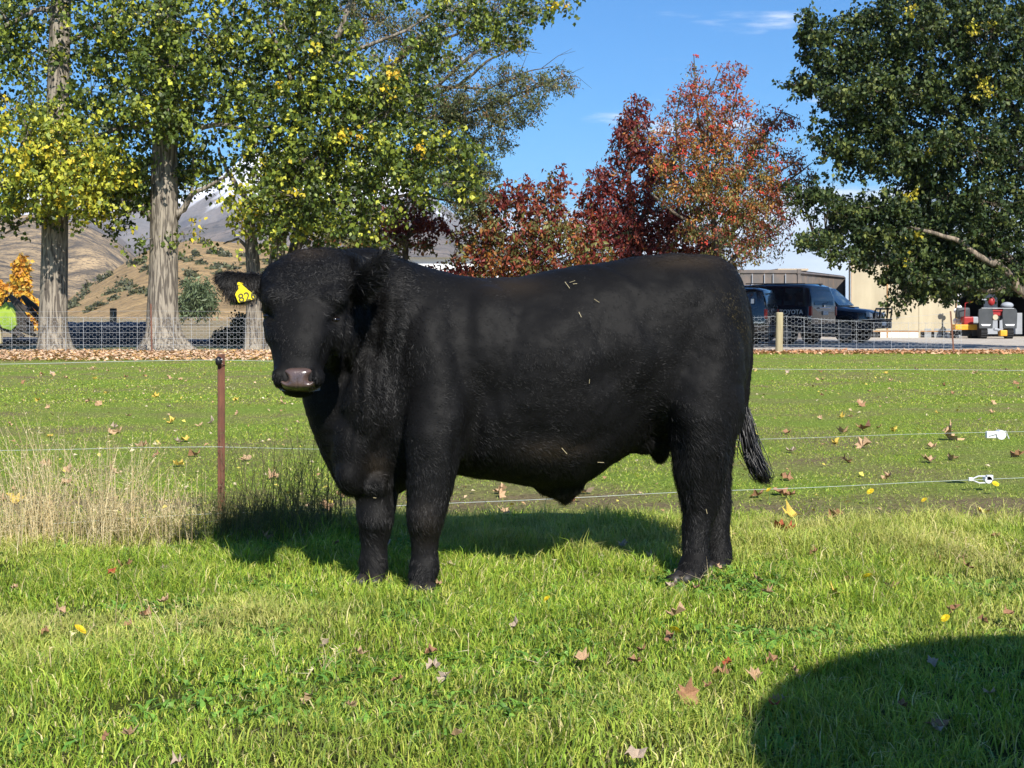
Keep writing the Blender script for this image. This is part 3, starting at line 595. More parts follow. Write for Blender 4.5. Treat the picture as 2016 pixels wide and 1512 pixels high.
# right poplar, twin stems
T = Tree('poplar_tree', 42.8, 'twin stemmed poplar just left of the bull head with long limbs leaning right', 'tree', GP, M_POPBARK, M_LEAF, (X(503,42.8), 42.8, 0))
T.trunk([(499,692,17),(499,640,16),(500,610,15),(500,560,13),(498,520,14),(494,470,12),(488,400,9)], n=24, flare=.12)
T.trunk([(536,692,17),(537,610,16),(541,560,15),(546,500,15),(553,440,14),(562,360,12),(575,280,10)], n=24, flare=.1)
T.limb([(575,280,10),(600,200,8),(640,120,6.5),(672,50,5.5),(700,-30,4)]); T.limb([(562,360,7),(620,300,6,-.5),(690,260,4,-.8),(760,230,3,-.9)]); T.limb([(600,200,6),(560,130,5),(530,50,4),(520,-40,3)])
T.limb([(640,120,5),(720,90,4,-.2),(800,60,3,-.4),(860,20,2,-.4)]); T.limb([(553,440,6),(640,400,4,-.6),(720,380,3,-.8),(820,350,2,-1)]); T.limb([(488,400,7),(450,340,4),(430,290,3)]); T.limb([(497,500,4),(470,470,3),(440,480,1.5)])
for a in [(560,50,75,60,1.6,36,PW,-.4),(640,60,65,60,1.5,28,PW,-.6),(500,100,50,60,1.4,24,PW,-.3),(600,140,80,55,1.6,38,PW,-.8),(700,160,75,55,1.6,32,PW,-1),(560,210,80,50,1.6,38,PW,-.9),(660,230,85,50,1.6,40,PW,-1.1),(760,210,70,55,1.5,30,PW,-1),
          (820,130,50,45,1.2,16,PW,-.9),(850,95,35,32,.9,8,PW,-.9),(520,280,60,45,1.4,28,PW,-.9),(620,310,80,48,1.6,40,PW,-1.2),(720,300,80,50,1.6,38,PW,-1.2),(810,290,75,50,1.5,30,PW,-1.2),(880,310,55,45,1.3,20,PW,-1.1),
          (510,360,50,45,1.3,24,PWY,-1.1),(590,390,75,45,1.5,34,PW,-1.3),(680,380,75,45,1.5,32,PW,-1.2),(770,350,60,38,1.3,20,PW,-1.1),(870,360,70,28,1.1,20,PW,-1.2),(500,420,42,26,1,14,PWY,-1.1),(570,440,60,25,1.1,18,PW,-1.1),
          (650,440,60,30,1.2,20,PW,-1),(730,440,45,30,1.1,12,PW,-1),(540,345,60,30,1.2,16,PW,.9),(700,-30,120,50,2,26,PW,0),(560,-40,90,50,1.8,22,PW,0),(900,15,60,26,1.2,16,PW,-.8),(985,2,55,20,1.1,12,PW,-.8),(1075,8,38,9,.7,5,PW,-.8),(950,55,40,20,.9,8,PW,-.6),(1010,70,26,14,.6,4,PW,-.6),(790,245,60,50,1.3,14,PW,.4),(660,340,90,60,1.2,20,PW,1.0)]:
    T.clump(a[0], a[1], a[2], a[3], a[4], int(a[5]*1.8), 24, .14, PG, a[6], dd=a[7], spread=.15)
for a in [(775,140,10,14,.3,3),(680,262,18,9,.4,4),(830,295,12,9,.3,2),(765,175,8,8,.3,2),(560,170,9,8,.3,1),(1100,5,12,8,.3,2)]:
    T.clump(a[0], a[1], a[2], a[3], a[4], a[5], 14, .11, [(.62,.46,.03),(.60,.36,.03)], [1,1], dd=-2.4, spread=.1, L=(.1,.3), twig=False)
T.done()

# fine leaved tree reaching out to the right behind the poplars
FL = [(.10,.12,.045),(.14,.16,.06),(.20,.17,.08),(.24,.15,.075),(.075,.10,.04)]
T = Tree('ash_tree', 47, 'fine leaved tree with bare grey twigs reaching right into the blue sky', 'tree', None, M_DARKBARK, M_LEAF, (X(560,47), 47, 0))
T.limb([(560,682,16),(570,560,15),(600,400,13),(650,280,11),(720,180,8),(800,100,6),(900,40,4),(960,-30,3)])
T.limb([(650,280,7),(760,220,5),(860,170,4),(930,110,3),(1000,60,1.8),(1060,30,1)]); T.limb([(720,180,5),(820,200,4,.3),(900,170,3.4,.2),(960,120,2.6),(1000,100,1.5)])
T.limb([(760,220,4),(880,235,3,.2),(980,200,2.3,.1),(1050,175,1.6),(1110,150,1)]); T.limb([(860,170,3),(960,175,2),(1040,140,1.3),(1090,130,.8)]); T.limb([(800,100,4),(880,75,3),(960,40,2),(1040,25,1.4),(1100,10,1)])
T.limb([(650,280,6),(760,300,4),(860,300,3),(930,340,2)]); T.limb([(600,400,6),(720,400,4),(820,380,3),(900,400,2)])
for i in range(90):                                      # bare twigs
    q, r = T.nodes[rt.integers(len(T.nodes))]
    if q.x < X(760, 47): continue
    e = q+Vector((rt.uniform(.2, 1.3), rt.normal(0, .4), rt.uniform(-.5, .8))); m_ = q.lerp(e, .5)+Vector((0, 0, rt.uniform(-.1, .2)))
    T.wood.tube([q, m_, e], [.014, .009, .004], 3, cap=False)
for a in [(640,60,80,60,40,1),(760,40,70,40,26,1),(820,80,60,35,20,1),(900,30,70,30,20,1),(980,10,50,24,12,1),(1050,25,30,20,7,1),(700,20,70,40,20,1),(880,130,50,26,14,1),(940,80,40,26,10,1),(1000,75,34,26,10,1),
          (850,210,70,45,38,1),(930,200,60,40,30,1),(990,150,50,24,12,1),(1000,205,55,30,20,1),(1060,165,40,26,12,1),(1105,155,26,20,8,1),(880,260,60,45,34,1),(960,250,45,25,12,1),(1010,228,30,16,6,1),(1050,210,16,14,4,1),
          (920,310,45,45,26,1),(945,350,30,35,16,1),(985,280,20,14,4,1),(900,370,45,35,22,1),(930,400,30,28,14,1),(800,180,60,50,24,1),(860,330,60,40,20,1),(760,130,60,50,18,1)]:
    T.clump(a[0], a[1], a[2], a[3], .9, int(a[4]*3.6), 30, .10, FL, [3,3,2,1.4,3], dd=0, spread=.11, L=(.2,.5), aspect=.42, droop=.5)
T.done()

# red and bronze oaks
RD = [(.15,.022,.02),(.20,.035,.025),(.10,.018,.018),(.24,.06,.03),(.11,.10,.03),(.30,.13,.03),(.16,.16,.05)]
def oak_like(name, D, label, base_px, trunk, limbs, clumps, leaf, cat='tree', group=None, L=(.25,.6), spread=.13, leaves=16, aspect=.55, mul=1.8, bark=None):
    T = Tree(name, D, label, cat, group, bark or M_DARKBARK, M_LEAF, (X(base_px, D), D, 0))
    T.limb(trunk)
    for l in limbs: T.limb(l)
    for a in clumps:
        T.clump(a[0], a[1], a[2], a[3], a[4], int(a[5]*mul), leaves, leaf, a[6], a[7], dd=a[8] if len(a) > 8 else 0, spread=spread, L=L, aspect=aspect, droop=.35)
    return T
BRZ = [1,1,.6,2,3,1.6,3]; DKR = [4,3,4,2,.4,.3,.1]; RED = [2,4,2,3,.6,1,.3]
T = oak_like('bronze_oak', 48, 'low bronze and green oak with reddish top behind the middle of the bull back', 1040,
  [(1040,682,9),(1042,560,8),(1045,460,6),(1080,380,3),(1085,345,1.5)], [[(1042,540,5),(980,480,3),(940,420,2)],[(1042,540,5),(1110,470,3),(1150,450,2)]],
  [(960,400,40,30,1,22,RD,[3,3,2,2,1,1,1]),(1010,385,40,24,1,20,RD,[4,3,3,2,1,1,1]),(1085,365,20,32,.7,14,RD,[4,4,2,3,1,1,0]),(1060,410,45,28,1,22,RD,[3,3,2,2,1,1,1]),(950,450,50,35,1.2,36,RD,BRZ),(1030,460,60,40,1.4,46,RD,BRZ),
   (1110,455,55,35,1.3,36,RD,BRZ),(930,505,35,35,1,22,RD,[1,1,1,2,2,3,2]),(1000,515,60,30,1.4,40,RD,[1,1,1,2,2,4,2]),(1090,510,60,30,1.4,40,RD,BRZ),(1160,480,35,45,1,22,RD,BRZ),(905,535,40,14,1,12,RD,RED),(975,540,60,14,1,16,RD,[1,3,0,3,1,3,1])], .165, aspect=.5, leaves=20)
T.done()
T = oak_like('red_oak', 49, 'dark wine red oak with a narrow pointed leader behind the bull loin', 1235,
  [(1235,682,10),(1238,560,9),(1242,440,7),(1238,340,4.5),(1250,260,3),(1256,195,1.5)], [[(1238,500,5),(1180,400,3),(1175,350,2)],[(1240,460,5),(1300,380,3),(1330,350,2)],[(1242,340,3),(1285,280,2)]],
  [(1256,215,17,22,.5,10,RD,DKR),(1240,255,26,24,.7,16,RD,DKR),(1268,275,22,26,.7,14,RD,DKR),(1235,300,30,22,.8,18,RD,DKR),(1285,320,26,26,.7,16,RD,DKR),(1195,345,24,24,.7,14,RD,DKR),(1180,385,34,26,.9,20,RD,DKR),(1290,360,34,28,.9,22,RD,DKR),
   (1165,415,26,14,.7,8,RD,DKR),(1240,385,30,26,.9,14,RD,DKR),(1200,430,50,28,1.2,36,RD,DKR),(1270,425,60,30,1.3,44,RD,DKR),(1340,430,50,30,1.2,30,RD,DKR),(1180,475,50,30,1.2,32,RD,RED),(1250,480,65,32,1.4,46,RD,DKR),(1330,480,60,32,1.3,40,RD,RED),
   (1200,520,60,22,1.3,30,RD,RED),(1300,520,70,22,1.4,34,RD,RED),(1390,500,40,30,1.1,20,RD,DKR)], .165, aspect=.45, leaves=22)
T.done()
RW = [(.30,.075,.045),(.36,.14,.045),(.40,.21,.045),(.20,.17,.05),(.12,.13,.04),(.26,.06,.035)]
T = oak_like('rowan_tree', 46, 'rowan with orange and red leaves, hanging berry clusters and airy pink twigs on top', 1420,
  [(1425,684,9),(1422,600,9),(1415,520,8),(1405,420,5.5),(1395,330,3.5),(1372,220,2),(1366,110,.8)],
  [[(1415,500,5),(1450,380,4),(1480,300,3),(1540,220,1.6),(1575,235,.8)],[(1410,440,4),(1340,340,3),(1330,240,1.8),(1340,180,1)],[(1405,400,4),(1430,280,3),(1450,180,1.6),(1470,130,.8)],[(1415,480,5),(1500,400,3),(1560,350,2),(1600,320,.8)],[(1415,480,5),(1330,420,3),(1280,380,2)],
   [(1395,300,3),(1390,200,1.6),(1420,130,.8)],[(1450,380,3),(1530,340,1.8),(1590,305,.8)],[(1420,530,5),(1490,470,3),(1540,440,2)]],
  [(1366,160,14,30,.5,5,RW,[3,2,1,1,1,3]),(1345,205,30,26,.7,10,RW,[4,1,0,0,1,4]),(1400,180,34,24,.7,9,RW,[4,2,0,0,1,4]),(1440,150,26,24,.6,6,RW,[4,2,0,0,1,4]),(1390,230,44,28,.9,20,RW,[3,3,1,1,1,3]),(1450,215,34,24,.8,12,RW,[3,3,1,1,1,3]),
   (1320,260,34,30,.8,14,RW,[3,3,1,1,1,3]),(1380,280,50,30,1.1,30,RW,[2,3,2,2,2,2]),(1450,280,45,30,1,24,RW,[2,3,2,2,2,2]),(1520,240,36,20,.7,10,RW,[4,2,0,0,1,3]),(1555,235,20,12,.5,4,RW,[4,2,0,0,1,3]),(1500,290,36,26,.9,16,RW,[2,3,1,2,2,2]),
   (1330,320,45,30,1,24,RW,[2,3,2,2,2,2]),(1400,340,60,32,1.3,44,RW,[1,2,3,3,3,1]),(1480,345,50,30,1.1,32,RW,[1,2,2,3,3,1]),(1550,320,34,18,.7,8,RW,[3,2,0,1,2,3]),(1540,370,34,26,.9,16,RW,[3,2,1,1,2,3]),(1590,355,16,16,.5,4,RW,[3,2,1,1,2,3]),
   (1340,375,45,26,1,24,RW,[1,2,3,3,2,1]),(1410,395,60,32,1.3,44,RW,[1,1,2,4,4,1]),(1480,400,55,32,1.2,34,RW,[1,2,2,3,4,2]),(1400,445,55,30,1.2,30,RW,[1,1,1,3,5,2]),(1470,450,55,34,1.2,34,RW,[1,1,0,2,5,3]),(1530,420,34,34,.9,16,RW,[2,1,0,1,4,5]),
   (1440,495,50,24,1.1,22,RW,[1,1,0,1,5,2]),(1510,480,26,30,.8,10,RW,[1,1,0,1,5,3])], .12, L=(.15,.45), spread=.14, leaves=22, aspect=.42, mul=2.5)
M_BERRY = mat('berry_red', (.46,.045,.025), rough=.4)
bm_ = MB()
for cx, cy in [(1425,185),(1455,170),(1425,215),(1385,195),(1385,225),(1430,285),(1345,235),(1320,275),(1365,262),(1400,250),(1440,240),(1470,225),(1555,240),(1530,215),(1500,260),(1520,255),(1540,275),(1345,300),(1300,290),(1385,330),(1290,340),(1310,325),(1365,345),(1420,340),(1480,350),(1540,320),(1515,330),(1405,400),(1430,370),(1355,340),(1440,430),(1390,480),(1415,420),(1350,300),(1500,380),(1545,355),(1360,170),(1372,110),(1330,330),(1400,345),(1450,400),(1475,310),(1450,200),(1355,265),(1400,300),(1530,305),(1490,300),(1420,250),(1560,250),(1375,290)]:
    for q in range(8):
        c = P(cx+rt.normal(0, 3.6), cy+rt.normal(0, 2.4), T.D-1.0+rt.normal(0, .06)); bm_.ell(c, (.027,.027,.027), 6, 4)
br = bm_.build('berries', M_BERRY, T.o, smooth=True); tag(br, label='bright red berry clusters', kind='stuff')
o_ = T.done(); br.location = tuple(-v for v in T.base)
# small dark red maple glimpsed under the poplar crown
T = oak_like('copper_maple', 50, 'dark copper red tree glimpsed under the poplar crown left of the white roof', 790, [(790,682,8),(795,560,7),(800,470,5),(820,430,3)], [[(800,470,4),(860,430,2)],[(800,480,4),(740,450,2)]],
  [(800,430,45,24,1,26,RD,[3,1,5,1,0,0,0]),(850,440,32,20,.9,16,RD,[3,3,3,2,0,0,0]),(760,430,45,30,1,18,RD,[2,1,3,1,2,0,1]),(820,400,34,16,.8,12,RD,[0,0,0,1,3,1,4]),(740,480,60,26,1.2,30,RD,[0,0,0,1,3,1,4]),(810,480,40,18,1,14,RD,[0,0,1,1,3,1,4]),
   (650,480,60,26,1.2,26,RD,[0,0,0,1,3,1,3]),(880,535,28,12,.6,8,RD,[2,4,1,3,0,0,0])], .165, aspect=.5, leaves=20)
T.done()

# big dark oak on the right
OK_ = [(.022,.038,.014),(.038,.062,.02),(.07,.095,.025),(.13,.15,.04),(.35,.30,.03)]
T = Tree('oak_tree', 44.5, 'big dark green oak filling the upper right with low limbs over the shed', 'tree', None, M_OAKBARK, M_OAKLEAF, (X(2150,44.5), 44.5, 0))
T.trunk([(2150,690,30),(2145,620,26),(2125,560,22),(2105,480,20),(2080,300,17),(2060,100,14),(2050,-200,8)], n=24, flare=.2)
T.limb([(2140,660,15,-.5),(2060,610,12,-1),(2000,560,9,-1.3),(1965,520,8,-1.4),(1930,505,6,-1.5),(1880,470,5,-1.5),(1800,450,3,-1.5)]); T.limb([(2135,600,12,-.4),(2070,560,9,-.8),(2010,530,7,-1),(1950,470,5,-1)])
T.limb([(2000,560,5,-1.3),(1950,575,4,-1.2),(1880,560,3,-1.2),(1800,540,2,-1.2)])
T.limb([(2105,480,12),(1980,400,8),(1850,380,6),(1700,420,4),(1600,460,2.5)]); T.limb([(2095,380,12),(1950,280,8),(1820,200,6),(1700,130,4),(1600,60,2)]); T.limb([(2080,300,10),(1950,160,7),(1850,60,5),(1780,-20,3)])
T.limb([(1820,250,5),(1720,210,3.4),(1640,190,2.4),(1570,165,1.2)]); T.limb([(1850,380,5),(1760,330,3),(1680,300,2)]); T.limb([(1850,60,4),(1740,60,3),(1690,30,2)])
for a in [(1590,45,12,36,.5,9),(1605,85,28,30,.8,16),(1640,60,18,24,.6,7),(1690,40,18,30,.6,9),(1740,30,22,30,.7,12),(1640,130,45,32,1,26),(1600,165,40,14,.8,14),(1690,100,45,40,1.2,26),(1740,100,50,45,1.3,30),(1800,60,55,70,1.6,42),(1870,60,65,75,1.8,48),(1950,60,70,75,2,48),(2030,80,70,80,2,44),
          (1650,190,45,28,1,26),(1720,180,55,40,1.3,34),(1790,180,60,50,1.5,40),(1870,180,70,55,1.8,48),(1960,180,70,60,2,46),(2040,200,60,70,2,36),(1680,235,40,28,1,22),(1740,255,50,36,1.2,32),(1640,275,38,26,.9,16),(1690,300,48,30,1.1,26),(1760,310,45,30,1.1,26),(1830,290,65,45,1.6,42),(1910,290,70,50,1.8,44),(2000,300,70,60,2,44),
          (1810,350,45,28,1.2,22),(1870,390,60,45,1.6,36),(1950,400,70,50,1.8,40),(2030,400,60,60,2,34),(1620,395,38,20,.9,14),(1670,415,55,24,1.1,30),(1740,410,50,28,1.2,28),(1800,420,50,30,1.3,28),(1590,380,20,14,.6,5),(1610,470,44,12,.8,14),(1680,460,55,22,1.1,28),(1750,465,55,26,1.2,30),(1830,470,60,30,1.4,34),(1910,460,60,34,1.5,34),(1990,470,60,36,1.6,34),
          (1660,495,40,9,.7,9),(1730,500,50,12,1,16),(1800,510,46,22,1.1,24),(1870,515,55,26,1.3,28),(1950,510,55,30,1.4,26),(1780,540,34,18,.9,18),(1830,550,45,20,1,22),(1795,572,24,12,.6,8),(1890,555,50,26,1.2,26),(1850,575,26,12,.6,8),(1950,550,45,24,1.2,18),(2010,545,40,30,1.3,14),(2000,-40,160,60,2.5,50),(1840,-40,100,50,2,30),
          (2120,100,70,110,2.5,40),(2120,350,70,110,2.5,40),(2110,500,60,50,2,20)]:
    q_ = .80 if a[0] < 1730 else 1
    T.clump(a[0], a[1], a[2]*q_, a[3]*q_, a[4], int(a[5]*2.7*q_), 26, .13, OK_, [4,4,3,1.4,.05], dd=-.6+rt.normal(0, .35), spread=.13, L=(.2,.5), aspect=.7, droop=.1)
for px_o, py_o in [(1580,70),(1592,110),(1600,40),(1575,150),(1562,168),(1615,205),(1612,240),(1598,268),(1622,300),(1650,325),(1700,345),(1580,395),(1600,420),(1575,470),(1590,485),(1640,500),(1690,55),(1655,30),(1720,20),(1640,355),(1610,380),(1760,590),(1775,585),(1720,515),(1560,375)]:
    T.clump(px_o, py_o, 16, 9, .4, 5, 22, .12, OK_, [3,3,3,2,0], dd=-.5, spread=.09, L=(.2,.5))
for a in [(1785,382,11,10),(1938,183,14,8),(1800,15,9,8),(1915,55,8,5),(1950,45,9,6),(1935,155,5,8)]:
    T.clump(a[0], a[1], a[2], a[3], .3, 4, 14, .09, [(.32,.30,.03),(.42,.34,.04)], [1,1], dd=-2.6, spread=.1, L=(.1,.25), twig=False)
T.done()

# far lombardy poplars, bush, hill shrubs
OR = [(.62,.33,.03),(.55,.25,.03),(.65,.42,.05),(.30,.25,.05)]
def columnar(px, top, base, hw, D, label, pal, wt, name='poplar_tree', group='orange autumn poplars on the flat at far left', n=60):
    T = Tree(name, D, label, 'tree', group, M_DARKBARK, M_LEAF, (X(px, D), D, Z(base, D)))
    T.limb([(px,base+2,2.5),(px,(base+top)/2,1.5),(px,top+6,.6)])
    k = 7
    for i in range(k):
        t = (i+.5)/k; T.clump(px, base+(top-base)*t, hw*(1.05-.8*t**1.6), abs(top-base)/k*.85, hw*D/F, n//k+4, 30, D*.0030, pal, wt, spread=D*.0017, L=(D*.002,D*.005), droop=-.4, shell=.8)
    T.done()
columnar(42, 518, 605, 12.5, 150, 'tall narrow orange poplar far behind the lime green machine', OR, [3,3,2,1], n=140)
columnar(-6, 560, 640, 24, 140, 'rounded orange tree at the left edge behind the lime green machine', OR, [3,4,1,.5], n=140, name='autumn_tree')
columnar(58, 590, 682, 22, 95, 'low orange bush seen below the lime green machine', OR, [3,3,2,.5], n=110, name='autumn_bush')
T = Tree('willow_bush', 140, 'round grey green bush standing on the flat right of the middle poplar trunk', 'bush', None, M_DARKBARK, M_LEAF, (X(388,140), 140, Z(622,140)))
T.limb([(388,624,2),(388,600,1.5),(388,580,1)])
for a in [(388,592,24,26,40),(372,606,16,14,18),(404,602,14,18,18),(386,572,14,12,12)]:
    T.clump(a[0], a[1], a[2], a[3], 1.1, a[4]*2, 18, .5, [(.11,.15,.07),(.16,.20,.10),(.08,.11,.05)], [1,1,1], spread=.35, L=(.5,1.2), aspect=.3, droop=-.6)
T.done()
HS = [(.09,.10,.05),(.13,.13,.06),(.07,.075,.04)]
def hill_height(name): return None
sv = []; st = []; sc = []; nvv = 0
M_SCRUB = M_LEAF
from mathutils.bvhtree import BVHTree
dg = bpy.context.evaluated_depsgraph_get(); hill_bvh = BVHTree.FromObject(bpy.data.objects['golden_hill'], dg)
rs_ = np.random.default_rng(3)
shr = [(float(rs_.uniform(140,560)), float(rs_.uniform(492,608)), float(rs_.uniform(1.6,4.5)), float(rs_.uniform(1.2,2.6))) for _ in range(55)]+[(180,612,12,6),(146,605,9,5),(198,602,8,4),(230,575,9,6),(250,570,8,5),(240,560,7,4),(170,580,8,4),(285,575,6,5),(205,550,8,4),(215,545,6,4),(395,520,7,5),(378,545,7,4),(365,560,9,6),(445,560,8,4),(262,522,5,3),(420,500,6,4),(340,600,8,5),(150,595,8,4),(430,540,6,4),(460,530,6,4),(225,590,7,3),(175,565,6,3),(160,570,5,3),(470,560,7,5),(480,505,6,4),(400,480,5,3)]
for i, (px, py, rx, ry) in enumerate(shr):
    dvec = Vector(P(px, py, 1.0))-Vector((0,0,CH)); h = hill_bvh.ray_cast(Vector((0,0,CH)), dvec.normalized())
    if h[0] is None: continue
    c = h[0]; D = c.y; T = Tree('hill_shrub', D, 'low grey green shrub dotted on the golden hillside', 'shrub', 'shrubs dotted on the golden hillside', M_DARKBARK, M_LEAF, tuple(c))
    T.limb([(px,py+ry,.6),(px,py,.4)])
    T.clump(px, py, rx*.8, ry*.8, rx*D/F*.8, 26, 9, D*.0028, HS, [1,1,1], spread=D*.0018, L=(D*.001,D*.003)); T.done()

# dark hedges beyond the netting
HG = [(.02,.035,.018),(.03,.045,.02),(.015,.022,.015)]
def hedge(D, name, label, clumps, cat='hedge', pal=HG):
    T = Tree(name, D, label, cat, None, M_DARKBARK, M_OAKLEAF, (X(clumps[0][0], D), D, 0))
    T.limb([(clumps[0][0], HY+CH*F/D, 3),(clumps[0][0], clumps[0][1], 2)])
    for px, py, rx, ry, n in clumps: T.clump(px, py, rx, ry, .5, n, 26, .09, pal, [1,1,1], spread=.12, L=(.1,.3), twig=False, shell=.2)
    T.done()
hedge(49, 'dark_shrub', 'dark rounded shrub between the twin stemmed poplar and the low dark band', [(462,668,24,16,150),(474,634,9,9,40),(440,662,12,8,50),(450,680,22,9,90),(480,650,10,22,90)], cat='shrub')

# ------------------------------------------------------------------ netting fence
fence = empty('netting_fence', (X(60, 41), 41, 0), 0, 'knee to waist high galvanised wire netting fence running across behind the paddock', 'fence')
FD = 41.0; FO = Vector((X(60, 41), 41, 0))
def fpos(x, z): return (x-FO.x, .25*math.sin(x*.35)*0, z)
x0, x1 = X(-90, FD), X(1893, FD)
def net_top(x): return Z(np.interp(x, [X(-90,FD),X(0,FD),X(530,FD),X(1475,FD),X(1534,FD),X(1700,FD),X(1893,FD)], [622,624,626,626,621,634,636]), FD)
V = []; T_ = []
def seg(a, b, r=.0042):
    a = np.array(a, float); b = np.array(b, float); d = b-a; d /= np.linalg.norm(d); u = np.cross(d, (0, 1, 0)); u /= np.linalg.norm(u)+1e-9; w = np.array((0, 1, 0.))
    i = len(V)
    for q in (a, b):
        for k in range(3):
            an = k*2.094; V.append(q+r*(math.cos(an)*u+math.sin(an)*w))
    for k in range(3):
        p, q = k, (k+1) % 3; T_.append((i+p, i+q, i+q+3)); T_.append((i+p, i+q+3, i+p+3))
ha = .062; i = 0; x = x0
while x < x1:
    off = (i % 2)*ha*.866; j = 0
    while True:
        z = .01+off+j*ha*1.732; j += 1
        if z > net_top(x)+.01: break
        q = x-FO.x; w_ = .003*math.sin(i*.9+j*1.7)
        seg((q-ha/2, 0, z+w_), (q+ha/2, 0, z+w_), .0019)
        seg((q+ha/2, 0, z+w_), (q+ha, 0, z+ha*.866), .0019); seg((q-ha/2, 0, z+w_), (q-ha, 0, z+ha*.866), .0019)
        if z > ha: seg((q+ha/2, 0, z+w_), (q+ha, 0, z-ha*.866), .0024) if False else None
    x += 1.5*ha; i += 1
i = 0; x = x0
while x < x1:
    off = (i % 2)*ha*.866; j = 0
    while True:
        z = .01+off+j*ha*1.732; j += 1
        if z > net_top(x)+.01: break
        q = x-FO.x
        if z > ha: seg((q+ha/2, 0, z), (q+ha, 0, z-ha*.866), .0019); seg((q-ha/2, 0, z), (q-ha, 0, z-ha*.866), .0019)
    x += 3*ha; i += 2
nm = link('hexagonal_netting', mesh_np('hexagonal_netting', np.array(V), np.array(T_)), M_NET, fence); tag(nm, kind='stuff')
xx = x0+.1; vert_me = MB().tube([(0,-.012,0),(.006,-.012,.45),(-.004,-.012,.93)], .0042, 4).mesh('vertical_wire')
while xx < x1:
    o = link('vertical_wire', vert_me, M_NET, fence); o.location = (xx-FO.x, 0, .0); o.scale.z = max(.5, net_top(xx)/.93); xx += .50 if xx < X(540, FD) else .485
for k, zf in enumerate((.03,.22,.40,.57,.74,.99)):
    MB().tube([(x0+(x1-x0)*t-FO.x, -.014, zf*float(net_top(x0+(x1-x0)*t))+.006*math.sin(t*60+k)) for t in np.linspace(0, 1, 60)], .0036, 4).build('horizontal_wire', M_NET, fence)
MB().tube([(X(1560,FD)-FO.x,-.02,Z(622,FD)),(X(1650,FD)-FO.x,-.02,Z(633,FD)),(X(1760,FD)-FO.x,-.02,Z(626,FD)),(X(1870,FD)-FO.x,-.02,Z(617,FD))], .003, 4).build('top_wire', M_NET, fence)
MB().tube([(X(-60,FD)-FO.x,-.02,Z(615,FD)),(X(290,FD)-FO.x,-.02,Z(612,FD)),(X(560,FD)-FO.x,-.02,Z(614,FD))], .002, 4).build('top_wire', M_NET, fence)
M_POST = mat('weathered_post_wood', (.42,.36,.22), (.30,.25,.15), 9, .85, .01, 30, stretch=(1,1,.12))
D = 40.6
o = MB().tube([(0,0,-.1),(0,0,.3),(.01,0,.8),(.01,0,1.10),(.01,0,1.125)], [.105,.103,.1,.1,.09], 20).build('wooden_post', M_POST, smooth=False, loc=(X(1534, D), D, 0)); tag(o, 'round pale timber fence post in front of the dark vehicles', 'post')
st1 = MB().prism([(-.022,0),(-.004,.004),(0,.026),(.004,.004),(.022,0),(.004,-.005),(-.004,-.005)], 'z', -.05, 1.36).build('steel_post', M_RUST, loc=(X(299, 40.3), 40.3, 0), rot=(0, R(-1.2), 0)); tag(st1, 'thin rusty steel post leaning against the netting before the widest poplar trunk', 'post')
st2 = MB().prism([(-.022,0),(-.004,.004),(0,.026),(.004,.004),(.022,0),(.004,-.005),(-.004,-.005)], 'z', -.05, 1.16).build('steel_post', M_RUST, loc=(X(1878, 39.6), 39.6, 0), rot=(0, R(-4.5), 0)); tag(st2, 'thin leaning brown steel post at the right end of the netting', 'post')
M_DPOST = mat('dark_post', (.03,.03,.027), (.06,.06,.05), 6, .8)
dpo = empty('dark_post', (X(223, 52), 52, 0), 0, 'dark square topped post standing beyond the netting between two poplars', 'post')
MB().box(-.10,.10,-.1,.1,-.1,Z(607,52)).build('shaft', M_DPOST, dpo, bevel=.012)
MB().tube([(.02,-.106,Z(614,52)),(.05,-.108,Z(618,52)),(.03,-.106,Z(622,52))], .006, 5).build('wire_loop', M_NET, dpo)
# long dark covered stack beyond the netting
M_TARP = mat('dark_cover', (.030,.034,.045), (.05,.055,.068), 1.6, .6, .06, 3)
def cover(pxa, pxb, top, D, label, dep=2.2):
    a, b = X(pxa, D), X(pxb, D); n = 46; m = 12; V = []; zt = Z(top, D)
    for i in range(n):
        x = a+(b-a)*i/(n-1)
        for j in range(m):
            t = j/(m-1); ang = math.pi*t; y = -math.cos(ang)*dep/2; z = zt*min(1, math.sin(ang)**.35*1.0 if 0 < t < 1 else 0)
            V.append((x-(a+b)/2+.05*math.sin(i*.9+j), y+.05*math.sin(i*1.3+j*2), z*(1+.018*math.sin(i*.6)+.012*math.sin(i*1.7+j))))
    f = [(i*m+j, (i+1)*m+j, (i+1)*m+j+1, i*m+j+1) for i in range(n-1) for j in range(m-1)]
    f += [tuple(range(m)), tuple(reversed(range((n-1)*m, n*m)))]
    me = bpy.data.meshes.new('covered_stack'); me.from_pydata(V, [], f); o = link('covered_stack', me, M_TARP, smooth=True); o.location = ((a+b)/2, D, 0); tag(o, label, 'stack')
cover(125, 292, 634, 51.5, 'long waist high dark covered stack with a flat top between the two left poplar trunks')
cover(352, 450, 668, 51.0, 'knee high dark covered stack between the widest poplar and the dark shrub', 1.5)
cover(-60, 80, 664, 52.5, 'low dark green covered stack under the lime green machine', 1.6)

